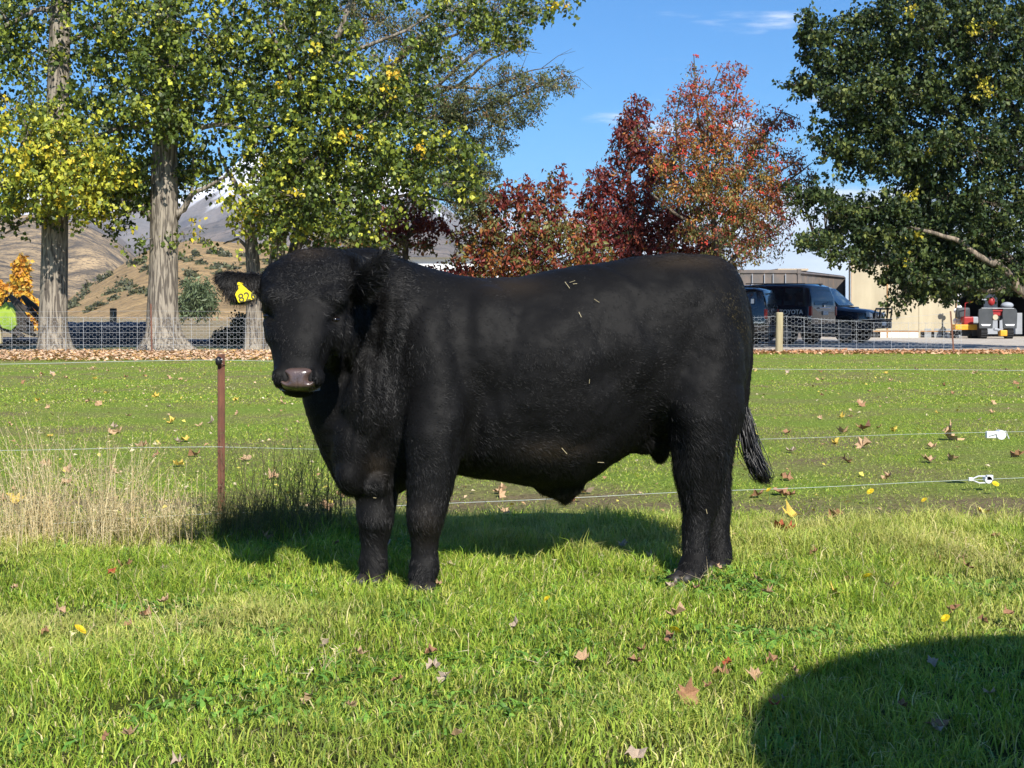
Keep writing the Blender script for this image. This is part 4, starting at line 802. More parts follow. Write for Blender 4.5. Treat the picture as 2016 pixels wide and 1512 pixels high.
# ------------------------------------------------------------------ lime green machine at far left
M_LIME = mat('lime_paint', (.34,.46,.05), (.16,.26,.03), 2.2, .5); M_BEAM = mat('dark_steel', (.025,.023,.02), (.05,.04,.035), 4, .6)
D = 43.9; mc = empty('farm_machine', (X(30, D), D, 0), 0, 'lime green farm machine with dark folded arms left of the first poplar', 'machine')
def mp3(px, py, dy=0): return (X(px, D)-X(30, D), dy, Z(py, D))
def slab(name, poly, m, y0, y1): 
    q = [(X(a, D)-X(30, D), Z(b, D)) for a, b in poly]; return MB().prism(q, 'y', y0, y1).build(name, m, mc, bevel=.02)
slab('bonnet', [(18,604),(28,594),(36,606),(46,622),(48,640),(38,650),(20,645),(12,630),(13,614)], M_LIME, -.72, .4)
slab('side_panel', [(-20,612),(0,604),(16,602),(18,608),(0,612),(-20,622)], M_LIME, -.7, .3)
for q in ([(28,584),(34,582),(78,640),(72,647)],[(30,582),(35,580),(70,608),(68,616),(60,612)],[(24,584),(29,586),(8,640),(0,650)],[(10,628),(18,632),(62,660),(56,664),(8,646)],[(44,612),(78,640),(78,656),(44,648)]):
    slab('arm', q, M_BEAM, -.62, -.5)
    if q[0] != (44,612): slab('arm', q, M_BEAM, .5, .6)
slab('leg', [(9,640),(15,640),(16,676),(10,676)], M_POST, -.6, -.45); slab('leg', [(18,648),(28,650),(26,680),(20,680)], M_DPOST, .2, .35)
MB().tube([mp3(30,583,-.55), mp3(24,602,-.62), mp3(24,620,-.6)], .02, 6).build('hose', M_PLASTIC_BLK, mc); MB().tube([mp3(68,612,-.55), mp3(80,624,-.55)], .03, 6).build('spike', M_BEAM, mc)
MB().tube([mp3(-30,684,0), mp3(20,676,0), mp3(60,676,0)], .09, 8).build('skid', M_BEAM, mc)

# distant small roofs on the flat
M_WROOF = mat('white_roof', (.75,.76,.76), rough=.5); M_GROOF = mat('pale_green_roof', (.50,.55,.42), rough=.6); M_WALLT = mat('tan_wall', (.45,.36,.25), rough=.8); M_SLATE = mat('slate_roof', (.10,.11,.14), rough=.7); M_DWIN = mat('dark_window', (.02,.025,.03), rough=.2)
def far_shed(pxa, pxb, top, eave, base, D, m, mw, label, name='farm_shed'):
    a, b = X(pxa, D), X(pxb, D); o = empty(name, ((a+b)/2, D, Z(base, D)), 0, label, 'building'); h = (b-a)/2; zt, ze = Z(top, D)-Z(base, D), Z(eave, D)-Z(base, D)
    MB().box(-h, h, 0, 6, -2, ze).build('wall', mw, o)
    MB().add([(-h-.2,-.4,ze),(h+.2,-.4,ze),(h*.86,3,zt),(-h*.86,3,zt),(-h-.2,6.4,ze),(h+.2,6.4,ze)], [(0,1,2,3),(3,2,5,4),(0,3,4),(1,5,2),(0,4,5,1)]).build('roof', m, o)
    for k in range(3 if h < 6 and D > 100 else 0): MB().box(-h*.6+k*h*.5, -h*.6+k*h*.5+h*.2, -.03, 0, ze*.3, ze*.75).build('window', M_DWIN, o)
far_shed(346, 377, 622, 624.5, 630, 240, M_WROOF, M_WALLT, 'tan walled low building with white roof just right of the widest poplar')
far_shed(378, 404, 622, 624, 629, 235, M_WROOF, M_SLATE, 'long low white roofed building below the round bush')
far_shed(449, 482, 615, 622, 625, 230, M_GROOF, M_GROOF, 'small pale green roofed shed behind the ear tag')
far_shed(174, 199, 628.5, 631, 636, 236, M_WROOF, M_GROOF, 'white and turquoise low building seen between the first two poplars')
far_shed(610, 1045, 503, 507, 612, 82, M_WROOF, M_WROOF, 'big white roofed barn peeking over the bull shoulder', 'barn')
# ------------------------------------------------------------------ shed
M_PLY = mat('plywood_panel', (.50,.435,.30), (.35,.30,.205), 1.6, .8, .003, 20, stretch=(1,1,.25), detail=10, contrast=(.3,.7))
M_CONC = mat('concrete_block', (.72,.69,.62), (.58,.55,.49), 6, .9, .004, 40); M_BLKG = mat('grey_block', (.32,.33,.33), (.25,.26,.26), 6, .9)
M_DARK = mat('shed_inner_shade', (.02,.018,.016), rough=.9); M_ROOFI = mat('roof_iron', (.10,.08,.07), (.2,.15,.12), 2, .6); M_TIM = mat('rusty_trim', (.40,.22,.09), (.3,.17,.08), 5, .8); M_WPAN = mat('white_panel', (.32,.34,.37), (.25,.27,.3), 2, .6)  # near-black inner walls carry the open bay's shade in their colour
D = 62; sx = X(1675, D); shed = empty('shed', (sx, D, 0), 0, 'open fronted shed with pale plywood wall panels at right under the oak', 'shed')
def lx(px): return X(px, D)-sx
zT = Z(514, D); zB = Z(651, D)
pan = [1676,1747,1810.5,1881]
for i in range(3):
    MB().box(lx(pan[i])+.012, lx(pan[i+1])-.012, 0, .05, zB, zT-.02).build('panel', M_PLY, shed, bevel=.004)
for px in (1746.5, 1810): MB().box(lx(px)-.02, lx(px)+.035, -.03, .0, .0, zT-.03).build('batten', M_PLY if px > 1800 else M_TIM, shed)
MB().box(lx(1674)-.05, lx(1676), -.06, .08, 0, zT+.02).build('corner_trim', M_TIM, shed); MB().box(lx(1676), lx(1881), -.02, -.0, zB-.05, zB-.005).build('bottom_rail', M_TIM, shed)
MB().tube([(lx(1677)-.08,-.1,.3),(lx(1677)-.08,-.1,zT)], .035, 8).build('downpipe', M_BLKG, shed)
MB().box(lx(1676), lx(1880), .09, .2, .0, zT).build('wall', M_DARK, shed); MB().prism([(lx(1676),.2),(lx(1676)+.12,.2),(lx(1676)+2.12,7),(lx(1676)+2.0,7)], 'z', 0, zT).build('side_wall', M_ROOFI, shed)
b_ = MB().box(0, .905, 0, .12, 0, zB-.06).mesh('concrete_block', .01)
for i in range(4): link('concrete_block', b_, M_CONC, shed, loc=(lx(1733)+i*.405*1.0, -.01-.004*(i % 2), 0)).scale = (.44, .6, 1)
b2 = MB().box(0, .39, 0, .08, 0, .19).mesh('grey_block', .006)
for i in range(4):
    for j in range(2): link('grey_block', b2, M_BLKG, shed, loc=(lx(1820)+.41*i-.0+.0*j, -.012, .0+.2*j)).scale = (.72, 1, 1)
MB().box(lx(1864), lx(1880), -.02, .06, 0, zB-.06).build('pier', M_CONC, shed)
# roof with corrugated edge
V = []; n = 150; xr0, xr1 = lx(1674)-.06, lx(2100)
for i in range(n):
    x = xr0+(xr1-xr0)*i/(n-1); z = .03*math.sin(i*1.57)
    V += [(x, -.22, zT+.02+z), (max(x, xr0+2.3*(1-i/(n-1))+x*0+.0) if x < xr0+2.3 else x, 7.2, zT+.5+z)]
me = bpy.data.meshes.new('roof'); me.from_pydata(V, [], [(2*i, 2*i+2, 2*i+3, 2*i+1) for i in range(n-1)]); link('roof', me, M_ROOFI, shed)
MB().box(xr0, xr1, -.25, -.22, zT+.055, zT+.15).build('fascia', M_ROOFI, shed); MB().box(lx(1885), xr1, -.20, -.14, zT-.11, zT-.02).build('eave_batten', M_PLY, shed)
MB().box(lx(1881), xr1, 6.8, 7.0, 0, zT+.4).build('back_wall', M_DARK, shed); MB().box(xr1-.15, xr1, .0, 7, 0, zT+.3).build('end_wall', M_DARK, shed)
for px in (1885, 2060): MB().box(lx(px)-.05, lx(px)+.05, .0, .1, 0, zT-.02).build('roof_post', M_TIM, shed)
for a, b, t in ((1966,1995,576),(1998,2016,616),(2018,2045,616)): MB().box(lx(a)+.02, lx(b), 2.0, 2.05, .12, Z(t, 64)).build('white_panel', M_WPAN, shed, bevel=.01)
# pole with hanging round floats at the shed corner
pol = empty('metal_pole', (X(1886, 61), 61, 0), 0, 'grey pole with white round discs hung on it at the shed corner', 'pole')
MB().cyl((0,0,0), (0,0,Z(577,61)), .035, n=10).build('shaft', M_STEEL, pol)
for dx, py, r in ((-4,580,.10),(3.5,583,.08),(2,607,.12),(-5,612,.09),(-6,632,.10),(3,633,.12)): MB().ell((dx*61/F, -.05, Z(py, 61)), (r, .06, r*1.15), 12, 8).build('disc', M_WHITE, pol, smooth=True)

# ride-on mower
M_ORANGE = mat('orange_paint', (.75,.38,.02), (.6,.28,.02), 4, .5); M_REDP = mat('red_paint', (.32,.02,.02), rough=.5); M_GREYP = mat('grey_plastic', (.035,.04,.043), (.055,.06,.065), 3, .6)
D = 60.5; mw = empty('ride_on_mower', (X(1896, D), D, 0), 0, 'small red mower with orange deck and black seat in the shed opening', 'mower')
MB().prism([(-.42,.36),(.48,.36),(.48,.58),(-.42,.58)], 'y', -.35, .3).build('deck', M_ORANGE, mw, bevel=.03)
MB().prism([(-.35,.0),(-.25,.34),(.35,.34),(.42,.02),(.3,.15),(-.2,.15)], 'y', -.1, .1).build('skirt', M_PLASTIC_BLK, mw)
MB().box(-.05, .35, -.3, .2, .58, .90).build('body', M_REDP, mw, bevel=.05); MB().box(-.22, .34, .1, .32, .82, 1.28).build('seat', M_GREYP, mw, bevel=.09)
MB().tube([(.0,-.2,.9),(.0,-.3,1.45),(.22,-.3,1.50)], .02, 6).build('handle', M_REDP, mw)
for q in (-.36, .36): MB().cyl((q-.08,.2,.17), (q+.08,.2,.17), .17, n=16).build('wheel', M_TYRE, mw, bevel=.02)
# grey motor box beside it
gen = empty('motor', (X(1918, 60.4), 60.4, 0), 0, 'small grey motor between the orange mower and the quad bike', 'motor')
MB().box(-.16, .14, -.15, .2, .62, .90).build('tank', M_WPAN, gen, bevel=.06); MB().box(-.12, .12, -.1, .15, .1, .6).build('engine_block', M_GREYP, gen, bevel=.02); MB().cyl((-.14,0,.1), (.14,0,.1), .1, n=12).build('roller', M_TYRE, gen)
# quad bike seen from behind with two large mudflaps
D = 60; qx = X(1957, D); qd = empty('quad_bike', (qx, D, 0), 0, 'quad bike seen from behind with two large dark mudflaps, red body and knobbly tyres', 'quad bike')
fl = [(-.34,.16),(.36,.16),(.40,.9),(.36,1.12),(.28,1.2),(-.22,1.2),(-.36,1.14),(-.38,.9)]
for s in (-1, 1):
    cx_ = (X(1933 if s < 0 else 1980, D)-qx)
    MB().prism([(cx_+p[0]*.78, .30+p[1]*.78) for p in fl], 'y', -.5, -.42).build('mudflap', M_GREYP, qd, bevel=.02)
    MB().prism([(cx_-.2,.60),(cx_+.2,.60),(cx_+.16,.53),(cx_-.14,.53)], 'y', -.515, -.503).build('maker_badge', M_WHITE, qd)
    tb = MB(); w_ = cx_+.04*s
    tb.tube([(w_-.14,-.2,.27),(w_-.13,-.2,.27),(w_+.13,-.2,.27),(w_+.14,-.2,.27)], [.2,.27,.27,.2], 20)
    for k in range(18):
        a = 2*math.pi*k/18; tb.box(w_-.13, w_+.13, -.2+math.cos(a)*.27-.02, -.2+math.cos(a)*.27+.02, .27+math.sin(a)*.27-.02, .27+math.sin(a)*.27+.02)
    tb.build('tyre', M_TYRE, qd); 
MB().tube([(X(1925,D)-qx,-.5,1.25),(X(1988,D)-qx,-.5,1.235)], .015, 6).build('rack_rail', M_STEEL, qd)
MB().box(-.18, .26, -.3, .9, .75, 1.1).build('body', M_GREYP, qd, bevel=.08); MB().prism([(-.12,.95),(.2,.95),(.26,1.18),(-.2,1.18)], 'y', -.34, -.3).build('tail_light', M_REDP, qd)
MB().box(-.14, .16, -.1, .7, 1.1, 1.28).build('seat', M_PLASTIC_BLK, qd, bevel=.06); MB().ell((.5,-.1,1.36), (.26,.2,.14), 14, 8).build('bag', M_WPAN, qd, smooth=True)
MB().tube([(-.42,.7,1.62),(-.1,.75,1.60),(.16,.75,1.58)], .022, 8).build('handlebar', M_STEEL, qd); MB().ell((.12,.7,1.52), (.15,.12,.18), 10, 8).build('headlight_cowl', M_REDP, qd, smooth=True)
MB().cyl((-.12,-.55,.88), (-.12,-.5,.88), .11, n=16).build('round_cap', M_PLY, qd); MB().box(.1,.38,-.5,-.2,.12,.36).build('tow_box', M_ORANGE, qd, bevel=.03); MB().cyl((-.1,-.3,.4),(.15,-.3,.35),.06,n=8).build('tow_bar', M_WPAN, qd)

# ------------------------------------------------------------------ shipping container
M_CONT = mat('container_steel', (.115,.105,.10), (.20,.15,.12), 2.5, .6, .002, 20, contrast=(.4,.75))
D = 60; cxx = X(1575, D); zt = Z(531, D); cont = empty('shipping_container', (cxx, D, 0), 0, 'dark grey corrugated shipping container behind the parked vehicles', 'container')
yaw = math.atan2(9.0, X(1667, 69)-cxx); cont.rotation_euler.z = 0
def face_corr(L_, ang, n):
    V = []; u = np.array((math.cos(ang), math.sin(ang))); w = np.array((math.sin(ang), -math.cos(ang)))
    pts = []
    for i in range(n):
        for dt, off in ((0, 0), (.35, 0), (.5, .045), (.85, .045)): pts.append(((i+dt)/n*L_, off))
    pts.append((L_, 0))
    for t, off in pts:
        p = u*t-w*off; V += [(p[0], p[1], 0), (p[0], p[1], zt-.14)]
    me = bpy.data.meshes.new('corrugated_side'); me.from_pydata(V, [], [(2*i, 2*i+2, 2*i+3, 2*i+1) for i in range(len(pts)-1)]); return me
link('corrugated_side', face_corr(9.2, yaw, 34), M_CONT, cont)
fa = math.pi-R(6); fl_ = cxx-X(1452, D); u = Vector((math.cos(yaw), math.sin(yaw), 0))
dmb = MB().box(-fl_+.1, -.06, .02, .10, .1, zt-.15).build('door_end', M_CONT, cont)
MB().box(-fl_, .0, -.03, .14, zt-.15, zt).build('top_rail', M_CONT, cont, bevel=.02); MB().box(-.1, .02, -.04, .1, 0, zt-.152).build('corner_post', M_CONT, cont)
p0 = Vector((0, 0, zt-.14)); p1 = u*9.2+p0; MB().tube([p0, p1], .07, 4).build('side_rail', M_TIM if False else M_CONT, cont); MB().tube([u*9.2, p1], .07, 4).build('corner_post', M_CONT, cont)
MB().add([(0,.02,zt-.03),tuple(u*9.2+Vector((0,0,zt-.06))),tuple(u*9.2+Vector((-2.6,1,zt-.06))),(-fl_,.1,zt-.03)], [(0,1,2,3)]).build('roof', M_CONT, cont)
MB().box(-.12,.05,-.06,.12,zt-.17,zt+.02).build('corner_casting', M_CONT, cont, bevel=.015)
for px in (1480.5, 1504.5, 1521.5, 1546): 
    x_ = X(px, D)-cxx; MB().cyl((x_, -.06, .2), (x_, -.06, zt-.17), .022, n=8).build('locking_bar', M_WPAN, cont); MB().box(x_-.05, x_+.05, -.07, .0, zt-.75, zt-.55).build('bar_bracket', M_WPAN, cont, bevel=.01)
D2 = 74; far = empty('flat_roofed_hut', (X(1555, D2), D2, 0), 0, 'low flat grey hut top showing above the shipping container', 'building')
MB().box(X(1531,D2)-X(1555,D2), X(1588,D2)-X(1555,D2), 0, 3, 0, Z(533,D2)).build('wall', M_BLKG, far); MB().box(X(1530,D2)-X(1555,D2), X(1590,D2)-X(1555,D2), -.2, 3.2, Z(533,D2)+.003, Z(529,D2)).build('roof', M_WALLT, far)

# ------------------------------------------------------------------ vehicles
M_NAVY = mat('navy_paint', (.006,.009,.022), rough=.22, spec=.7, coat=.8); M_BLKP = mat('black_paint', (.005,.006,.009), rough=.25, spec=.6, coat=.7)
M_TRIM = mat('black_trim', (.012,.012,.013), rough=.6); M_CHROME = mat('chrome', (.6,.6,.62), rough=.2, metal=.9); M_LAMP = mat('headlamp', (.75,.78,.80), rough=.12, spec=1)
M_RLAMP = mat('red_lamp', (.30,.012,.01), rough=.2); M_PLATE = mat('number_plate', (.55,.56,.58), rough=.5)
def text_mesh(txt, size, depth, name, m, parent, loc, rot):
    cu = bpy.data.curves.new(name, 'FONT'); cu.body = txt; cu.size = size; cu.extrude = depth; cu.align_x = 'CENTER'; cu.align_y = 'CENTER'; cu.offset = size*.012; cu.resolution_u = 3
    t_ = bpy.data.objects.new('tmp', cu); COL.objects.link(t_); dg_ = bpy.context.evaluated_depsgraph_get(); me = bpy.data.meshes.new_from_object(t_.evaluated_get(dg_)); me.name = name
    bpy.data.objects.remove(t_); me.materials.clear(); return link(name, me, m, parent, loc, rot)
def vehicle(name, label, paint, st, win, wheels, Wd, loc, yaw, cat, rw=.36):
    """st: stations along the length (x, z_sill, z_belt, z_top, half width, half width at top); built nose towards +x"""
    o = empty(name, loc, yaw, label, cat, 'dark four wheel drives parked on the gravel'); V = []; n = 10
    for x, zs, zb, zt_, w, wt in st:
        side = [(w*.94, zs), (w, zs+.12), (w*1.0, (zs+zb)/2), (w*.975, zb), (wt*1.0, zt_-.05 if zt_-zb > .2 else (zb+zt_)/2+.0), (wt*.86, zt_), (0, zt_+.015)]
        for y, z in side: V.append((x, y, z))
        for y, z in reversed(side[:-1]): V.append((x, -y, z))
    k = 13; m = len(st); f = [(i*k+j, (i+1)*k+j, (i+1)*k+(j+1) % k, i*k+(j+1) % k) for i in range(m-1) for j in range(k)]
    f += [tuple(range(k)), tuple(reversed(range((m-1)*k, m*k)))]
    body = MB().add(V, f).build('body', paint, o, bevel=.025, smooth=True)
    xs_ = [s[0] for s in st]; it = lambda x, i: float(np.interp(x, xs_, [s[i] for s in st]))
    for (xa, xb, xta, xtb) in win:                                        # side windows lie on the leaning cabin side
        for s in (1, -1):
            q = []
            for x, up in ((xa, 0), (xb, 0), (xtb, 1), (xta, 1)):
                zb, zt_ = it(x, 2), it(x, 3)-.05; t = .06 if not up else .88
                y = (it(x, 4)*.975)*(1-t)+it(x, 5)*t; q.append((x, s*(y+.006), zb+(zt_-zb)*t))
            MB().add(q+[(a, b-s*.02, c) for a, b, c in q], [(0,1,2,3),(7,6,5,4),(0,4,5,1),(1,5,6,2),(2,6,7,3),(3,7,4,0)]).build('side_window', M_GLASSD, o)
    for wx in wheels:
        for s in (1, -1):
            yy = s*(Wd-.12)
            w_ = MB().tube([(wx, yy-.125, rw), (wx, yy-.10, rw), (wx, yy+.10, rw), (wx, yy+.125, rw)], [rw*.86, rw, rw, rw*.86], 28).build('wheel', M_TYRE, o, smooth=False)
            MB().cyl((wx, yy+s*.127, rw), (wx, yy+s*.132, rw), rw*.62, n=24).build('rim', M_ALLOY, w_)
            a = [(wx+math.cos(t)*(rw+.09), rw+math.sin(t)*(rw+.09)) for t in np.linspace(0, math.pi, 16)]; b = [(wx+math.cos(t)*(rw+.02), rw+math.sin(t)*(rw+.02)) for t in np.linspace(math.pi, 0, 16)]
            MB().prism(a+b, 'y', s*(Wd-.05), s*(Wd+.035)).build('wheel_arch', M_TRIM, o)
    return o, it
Yb = 51.0
suv = [(-2.38,.50,1.24,1.28,.86,.84),(-2.34,.42,1.26,1.62,.90,.80),(-2.22,.40,1.28,1.96,.93,.76),(-2.0,.40,1.29,2.03,.94,.75),(-.6,.38,1.29,2.06,.94,.75),(.45,.38,1.27,2.02,.94,.74),(.62,.38,1.27,1.96,.94,.74),(1.22,.38,1.24,1.34,.94,.82),(1.35,.38,1.22,1.28,.94,.86),(2.15,.42,1.1,1.16,.92,.82),(2.33,.45,1.0,1.04,.86,.76)]
def rear_kit(o, zw0, zw1, paint, plate=True, xr=-2.38):
    # rear glass follows the leaning tailgate
    q = [(-2.392,.66,1.34),(-2.392,-.66,1.34),(-2.262,-.60,1.87),(-2.262,.60,1.87)]
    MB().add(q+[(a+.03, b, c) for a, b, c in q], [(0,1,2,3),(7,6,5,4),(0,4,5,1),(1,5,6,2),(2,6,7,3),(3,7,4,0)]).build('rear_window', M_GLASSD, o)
    for s in (1, -1):
        MB().box(-2.40, -2.30, s*.86-.05, s*.86+.055, .98, 1.30).build('tail_light', M_RLAMP, o, bevel=.02)
    MB().box(-2.50, -2.32, -.90, .90, .46, .68).build('rear_bumper', M_TRIM, o, bevel=.04); MB().tube([(-2.41,-.4,1.24),(-2.43,.4,1.24)], .022, 8).build('tailgate_handle', M_CHROME, o)
    if plate: MB().box(-2.415, -2.385, -.26, .1, 1.0, 1.13).build('number_plate', M_PLATE, o, bevel=.004)
    MB().tube([(-2.41,.1,1.38),(-2.385,-.28,1.42)], .012, 6).build('rear_wiper', M_TRIM, o); MB().cyl((-2.395,.0,1.30),(-2.415,.0,1.30),.045,n=16).build('badge', M_CHROME, o)
    MB().box(.0,.0+.16,-.955,-.945,1.02,1.06).build('door_handle', M_CHROME, o); MB().box(-1.2,-1.04,.945,.955,1.02,1.06).build('door_handle', M_CHROME, o)
# middle vehicle: tail towards us
yb = R(140); rc = Vector((X(1622, 50.0), 50.0, .010)); h = Vector((math.cos(yb), math.sin(yb), 0))
vB, it = vehicle('parked_suv', 'dark blue boxy four wheel drive, tail towards the camera, TOYOTA lettering on its side', M_NAVY, suv, [(-2.1,-1.35,-2.02,-1.35),(-1.27,-.35,-1.27,-.35),(-.27,.98,-.27,.56)], (-1.45, 1.42), .94, rc+h*2.38, yb, 'car')
rear_kit(vB, 0, 0, M_NAVY)
text_mesh('TOYOTA', .215, .006, 'lettering', M_WHITE, vB, (-1.66, .952, 1.10), (R(90), 0, R(180)))
MB().box(-2.2, -.2, .958, .972, .70, .76).build('side_moulding', M_CHROME, vB)
for s in (1, -1): MB().tube([(-2.0,s*.62,2.06),(.3,s*.62,2.08)], .018, 6).build('roof_rail', M_TRIM, vB)
# left vehicle, mostly hidden by the bull
ya = R(158); ra = Vector((X(1521, 47.6), 47.6, .010)); h = Vector((math.cos(ya), math.sin(ya), 0))
vA, it = vehicle('parked_suv', 'black four wheel drive with roof bars half hidden behind the bull rump', M_BLKP, suv, [(-2.1,-1.35,-2.02,-1.35),(-1.27,-.35,-1.27,-.35),(-.27,.98,-.27,.56)], (-1.45, 1.42), .94, ra+h*2.38, ya, 'car')
vA.scale = (1, 1, .92); rear_kit(vA, 0, 0, M_BLKP, False)
MB().box(-2.3, 2.0, .958, .968, .82, .86).build('side_moulding', M_CHROME, vA)
for x_ in (-1.9, -1.0, -.2): MB().tube([(x_,-.75,2.13),(x_,.75,2.13)], .02, 6).build('roof_bar', M_TRIM, vA)
for s in (1, -1): MB().tube([(-2.0,s*.66,2.10),(.3,s*.66,2.10)], .018, 6).build('roof_rail', M_TRIM, vA)
MB().add([(-1.98,.925,1.50),(-1.88,.925,1.50),(-1.88,.905,1.66),(-1.98,.905,1.66)], [(0,1,2,3)]).build('window_sticker', M_WHITE, vA)
# right vehicle: nose towards us with a bull bar
ute = [(-2.55,.5,1.02,1.06,.86,.84),(-2.5,.45,1.05,1.10,.90,.86),(-.95,.42,1.06,1.12,.92,.88),(-.9,.42,1.06,1.70,.92,.72),(-.7,.42,1.06,1.80,.92,.70),(.35,.42,1.06,1.83,.92,.70),(.55,.42,1.06,1.78,.92,.70),(1.28,.42,1.07,1.16,.92,.84),(1.5,.42,1.05,1.13,.92,.86),(2.2,.45,.98,1.06,.90,.80),(2.42,.5,.92,.98,.84,.70)]
yc = R(-33); fc = Vector((X(1727, 52.6), 52.6, .010)); h = Vector((math.cos(yc), math.sin(yc), 0))
vC, it = vehicle('parked_pickup', 'dark blue pickup with black bull bar, nose towards the camera beside the shed', M_NAVY, ute, [(-.85,-.1,-.72,-.1),(-.02,1.0,-.02,.5)], (-1.5, 1.55), .93, fc-h*2.42, yc, 'pickup', .40)
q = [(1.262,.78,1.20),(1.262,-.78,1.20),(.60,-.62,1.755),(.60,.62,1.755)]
MB().add([(a+.02, b, c+.02) for a, b, c in q]+[(a-.01, b, c-.01) for a, b, c in q], [(0,1,2,3),(7,6,5,4),(0,4,5,1),(1,5,6,2),(2,6,7,3),(3,7,4,0)]).build('windscreen', mat('windscreen_reflection', (.30,.38,.36), (.10,.14,.15), 1.5, rough=.1, spec=1), vC)  # pale green mottling puts reflections into the windscreen colour
vC.scale = (1, 1, 1.10)
for s in (1, -1):
    MB().prism([(s*.50,.80),(s*.86,.84),(s*.84,1.0),(s*.54,.94)], 'x', 2.30, 2.44).build('headlight', M_LAMP, vC, bevel=.02); MB().ell((1.0,s*1.02,1.22), (.07,.10,.10), 12, 8).build('wing_mirror', M_NAVY, vC, smooth=True)
MB().box(2.40,2.44,-.42,.42,.78,.97).build('grille', M_TRIM, vC)
for k in range(4): MB().box(2.445,2.46,-.40,.40,.80+k*.042,.815+k*.042).build('grille_bar', M_CHROME, vC)
MB().ell((2.47,0,.885), (.012,.085,.06), 16, 8).build('badge', M_CHROME, vC, smooth=True); MB().prism([(.9,1.1),(1.7,1.08),(1.65,1.17),(1.0,1.18)], 'y', -.25, .25).build('bonnet_scoop', M_NAVY, vC, bevel=.02)
MB().box(2.42,2.66,-.92,.92,.46,.70).build('bumper', M_TRIM, vC, bevel=.04); MB().box(2.665,2.68,-.22,.22,.56,.68).build('number_plate', M_PLATE, vC)
bb = MB()
for pts in ([(2.6,-.9,.70),(2.66,-.88,1.06),(2.66,-.80,1.10),(2.66,.80,1.10),(2.66,.88,1.06),(2.6,.9,.70)],[(2.62,-.42,.7),(2.68,-.40,1.10)],[(2.62,.42,.7),(2.68,.40,1.10)],[(2.62,-.9,.74),(2.64,.9,.74)],[(2.6,-.9,.72),(2.2,-1.0,.74)],[(2.6,.9,.72),(2.2,1.0,.74)]):
    bb = MB().tube(pts, .032, 8); bb.build('bull_bar', M_PLASTIC_BLK, vC, smooth=True)

# ------------------------------------------------------------------ electric fence
PD = 8.02; pxp = 435.5
pst = empty('fence_post', (X(pxp, PD), PD, 0), R(12), 'rusty red brown steel fence post with black insulator left of the bull', 'post')
MB().prism([(-.003,.024),(.003,.024),(.004,.003),(.020,-.012),(.017,-.017),(0,-.006),(-.017,-.017),(-.020,-.012),(-.004,.003)], 'z', -.2, Z(697, PD)).build('shaft', M_RUST, pst)
zi = Z(711, PD)
ins = MB().tube([(-.012,-.03,zi-.022),(-.014,-.034,zi-.012),(-.014,-.034,zi),(-.014,-.034,zi+.012),(-.012,-.03,zi+.024)], [.009,.018,.019,.018,.009], 14).build('insulator', M_PLASTIC_BLK, pst, smooth=True)
MB().tube([(-.012+.016*math.cos(t), -.036+.012*math.sin(t), zi+.004*t-.012) for t in np.linspace(0, 6.28, 14)], .0018, 5).build('wire_tie', M_WHITE, ins)
MB().tube([(-.022,-.02,zi-.02),(.022,-.02,zi-.022)], .002, 5).build('staple', M_PLASTIC_BLK, pst)
def wD(px): return float(np.interp(px, [-200,0,435,2016,2200], [7.75,7.82,8.0,10.0,10.25]))
def wp(px, py): return Vector(P(px, py, wD(px)))
ef = empty('electric_fence', (X(pxp, PD), PD, 0), 0, 'three strand electric wire fence running behind the bull across the paddock', 'fence')
M_WIRE = mat('fence_wire', (.50,.56,.54), rough=.45, metal=.2)
def wire(pts, r=.0010):
    xs_ = np.linspace(pts[0][0], pts[-1][0], 50); q = [wp(x, float(np.interp(x, [p[0] for p in pts], [p[1] for p in pts]))+.6*math.sin(x*.013)) for x in xs_]
    return MB().tube([p-Vector((X(pxp, PD), PD, 0)) for p in q], r, 6, cap=False).build('wire', M_WIRE, ef, smooth=True)
wire([(-150,719),(0,717),(200,712),(430,709),(900,716),(1475,726),(2016,729),(2200,731)]); wire([(-150,890),(0,887),(230,882),(435,880),(640,884),(1440,866),(1700,858),(2016,849),(2200,845)]); wire([(-150,1046),(0,1037),(300,1018),(435,1011),(700,1000),(1330,970),(1700,955),(2016,940),(2200,932)], .0014)
og = Vector((X(pxp, PD), PD, 0)); c = wp(1963, 857)-og
M_GALV = mat('galvanised_fitting', (.75,.76,.78), rough=.4, metal=.3)
MB().box(c.x-.075, c.x+.03, c.y-.02, c.y+.02, c.z-.018, c.z+.028).build('wire_strainer', M_WHITE, ef, bevel=.006).rotation_euler = (0, 0, 0)
MB().tube([c+Vector((.02,-.03,.005)), c+Vector((.02,.03,.005))], .032, 14).build('strainer_drum', M_GALV, ef); MB().tube([c+Vector((-.06,-.025,.0)), c+Vector((.05,-.03,.03)), c+Vector((.07,-.03,-.02))], .004, 5).build('strainer_catch', M_GALV, ef)
c = wp(1935, 944)-og
MB().tube([c+Vector((-.08,0,.0)), c+Vector((-.03,-.02,-.022)), c+Vector((.035,-.02,-.018))], .005, 5).build('strainer_frame', M_GALV, ef); MB().tube([c+Vector((-.08,0,.0)), c+Vector((-.03,.0,.022)), c+Vector((.035,.0,.022))], .005, 5).build('strainer_frame', M_GALV, ef)
MB().tube([c+Vector((.03,-.03,0)), c+Vector((.03,.03,0))], .024, 12).build('strainer_drum', M_GALV, ef); MB().tube([c+Vector((-.095,0,0)), c+Vector((-.07,0,0))], .014, 8).build('strainer_hook', M_WHITE, ef); MB().box(c.x+.02,c.x+.06,c.y-.03,c.y+.0,c.z+.0,c.z+.032).build('strainer_ratchet', M_GALV, ef)

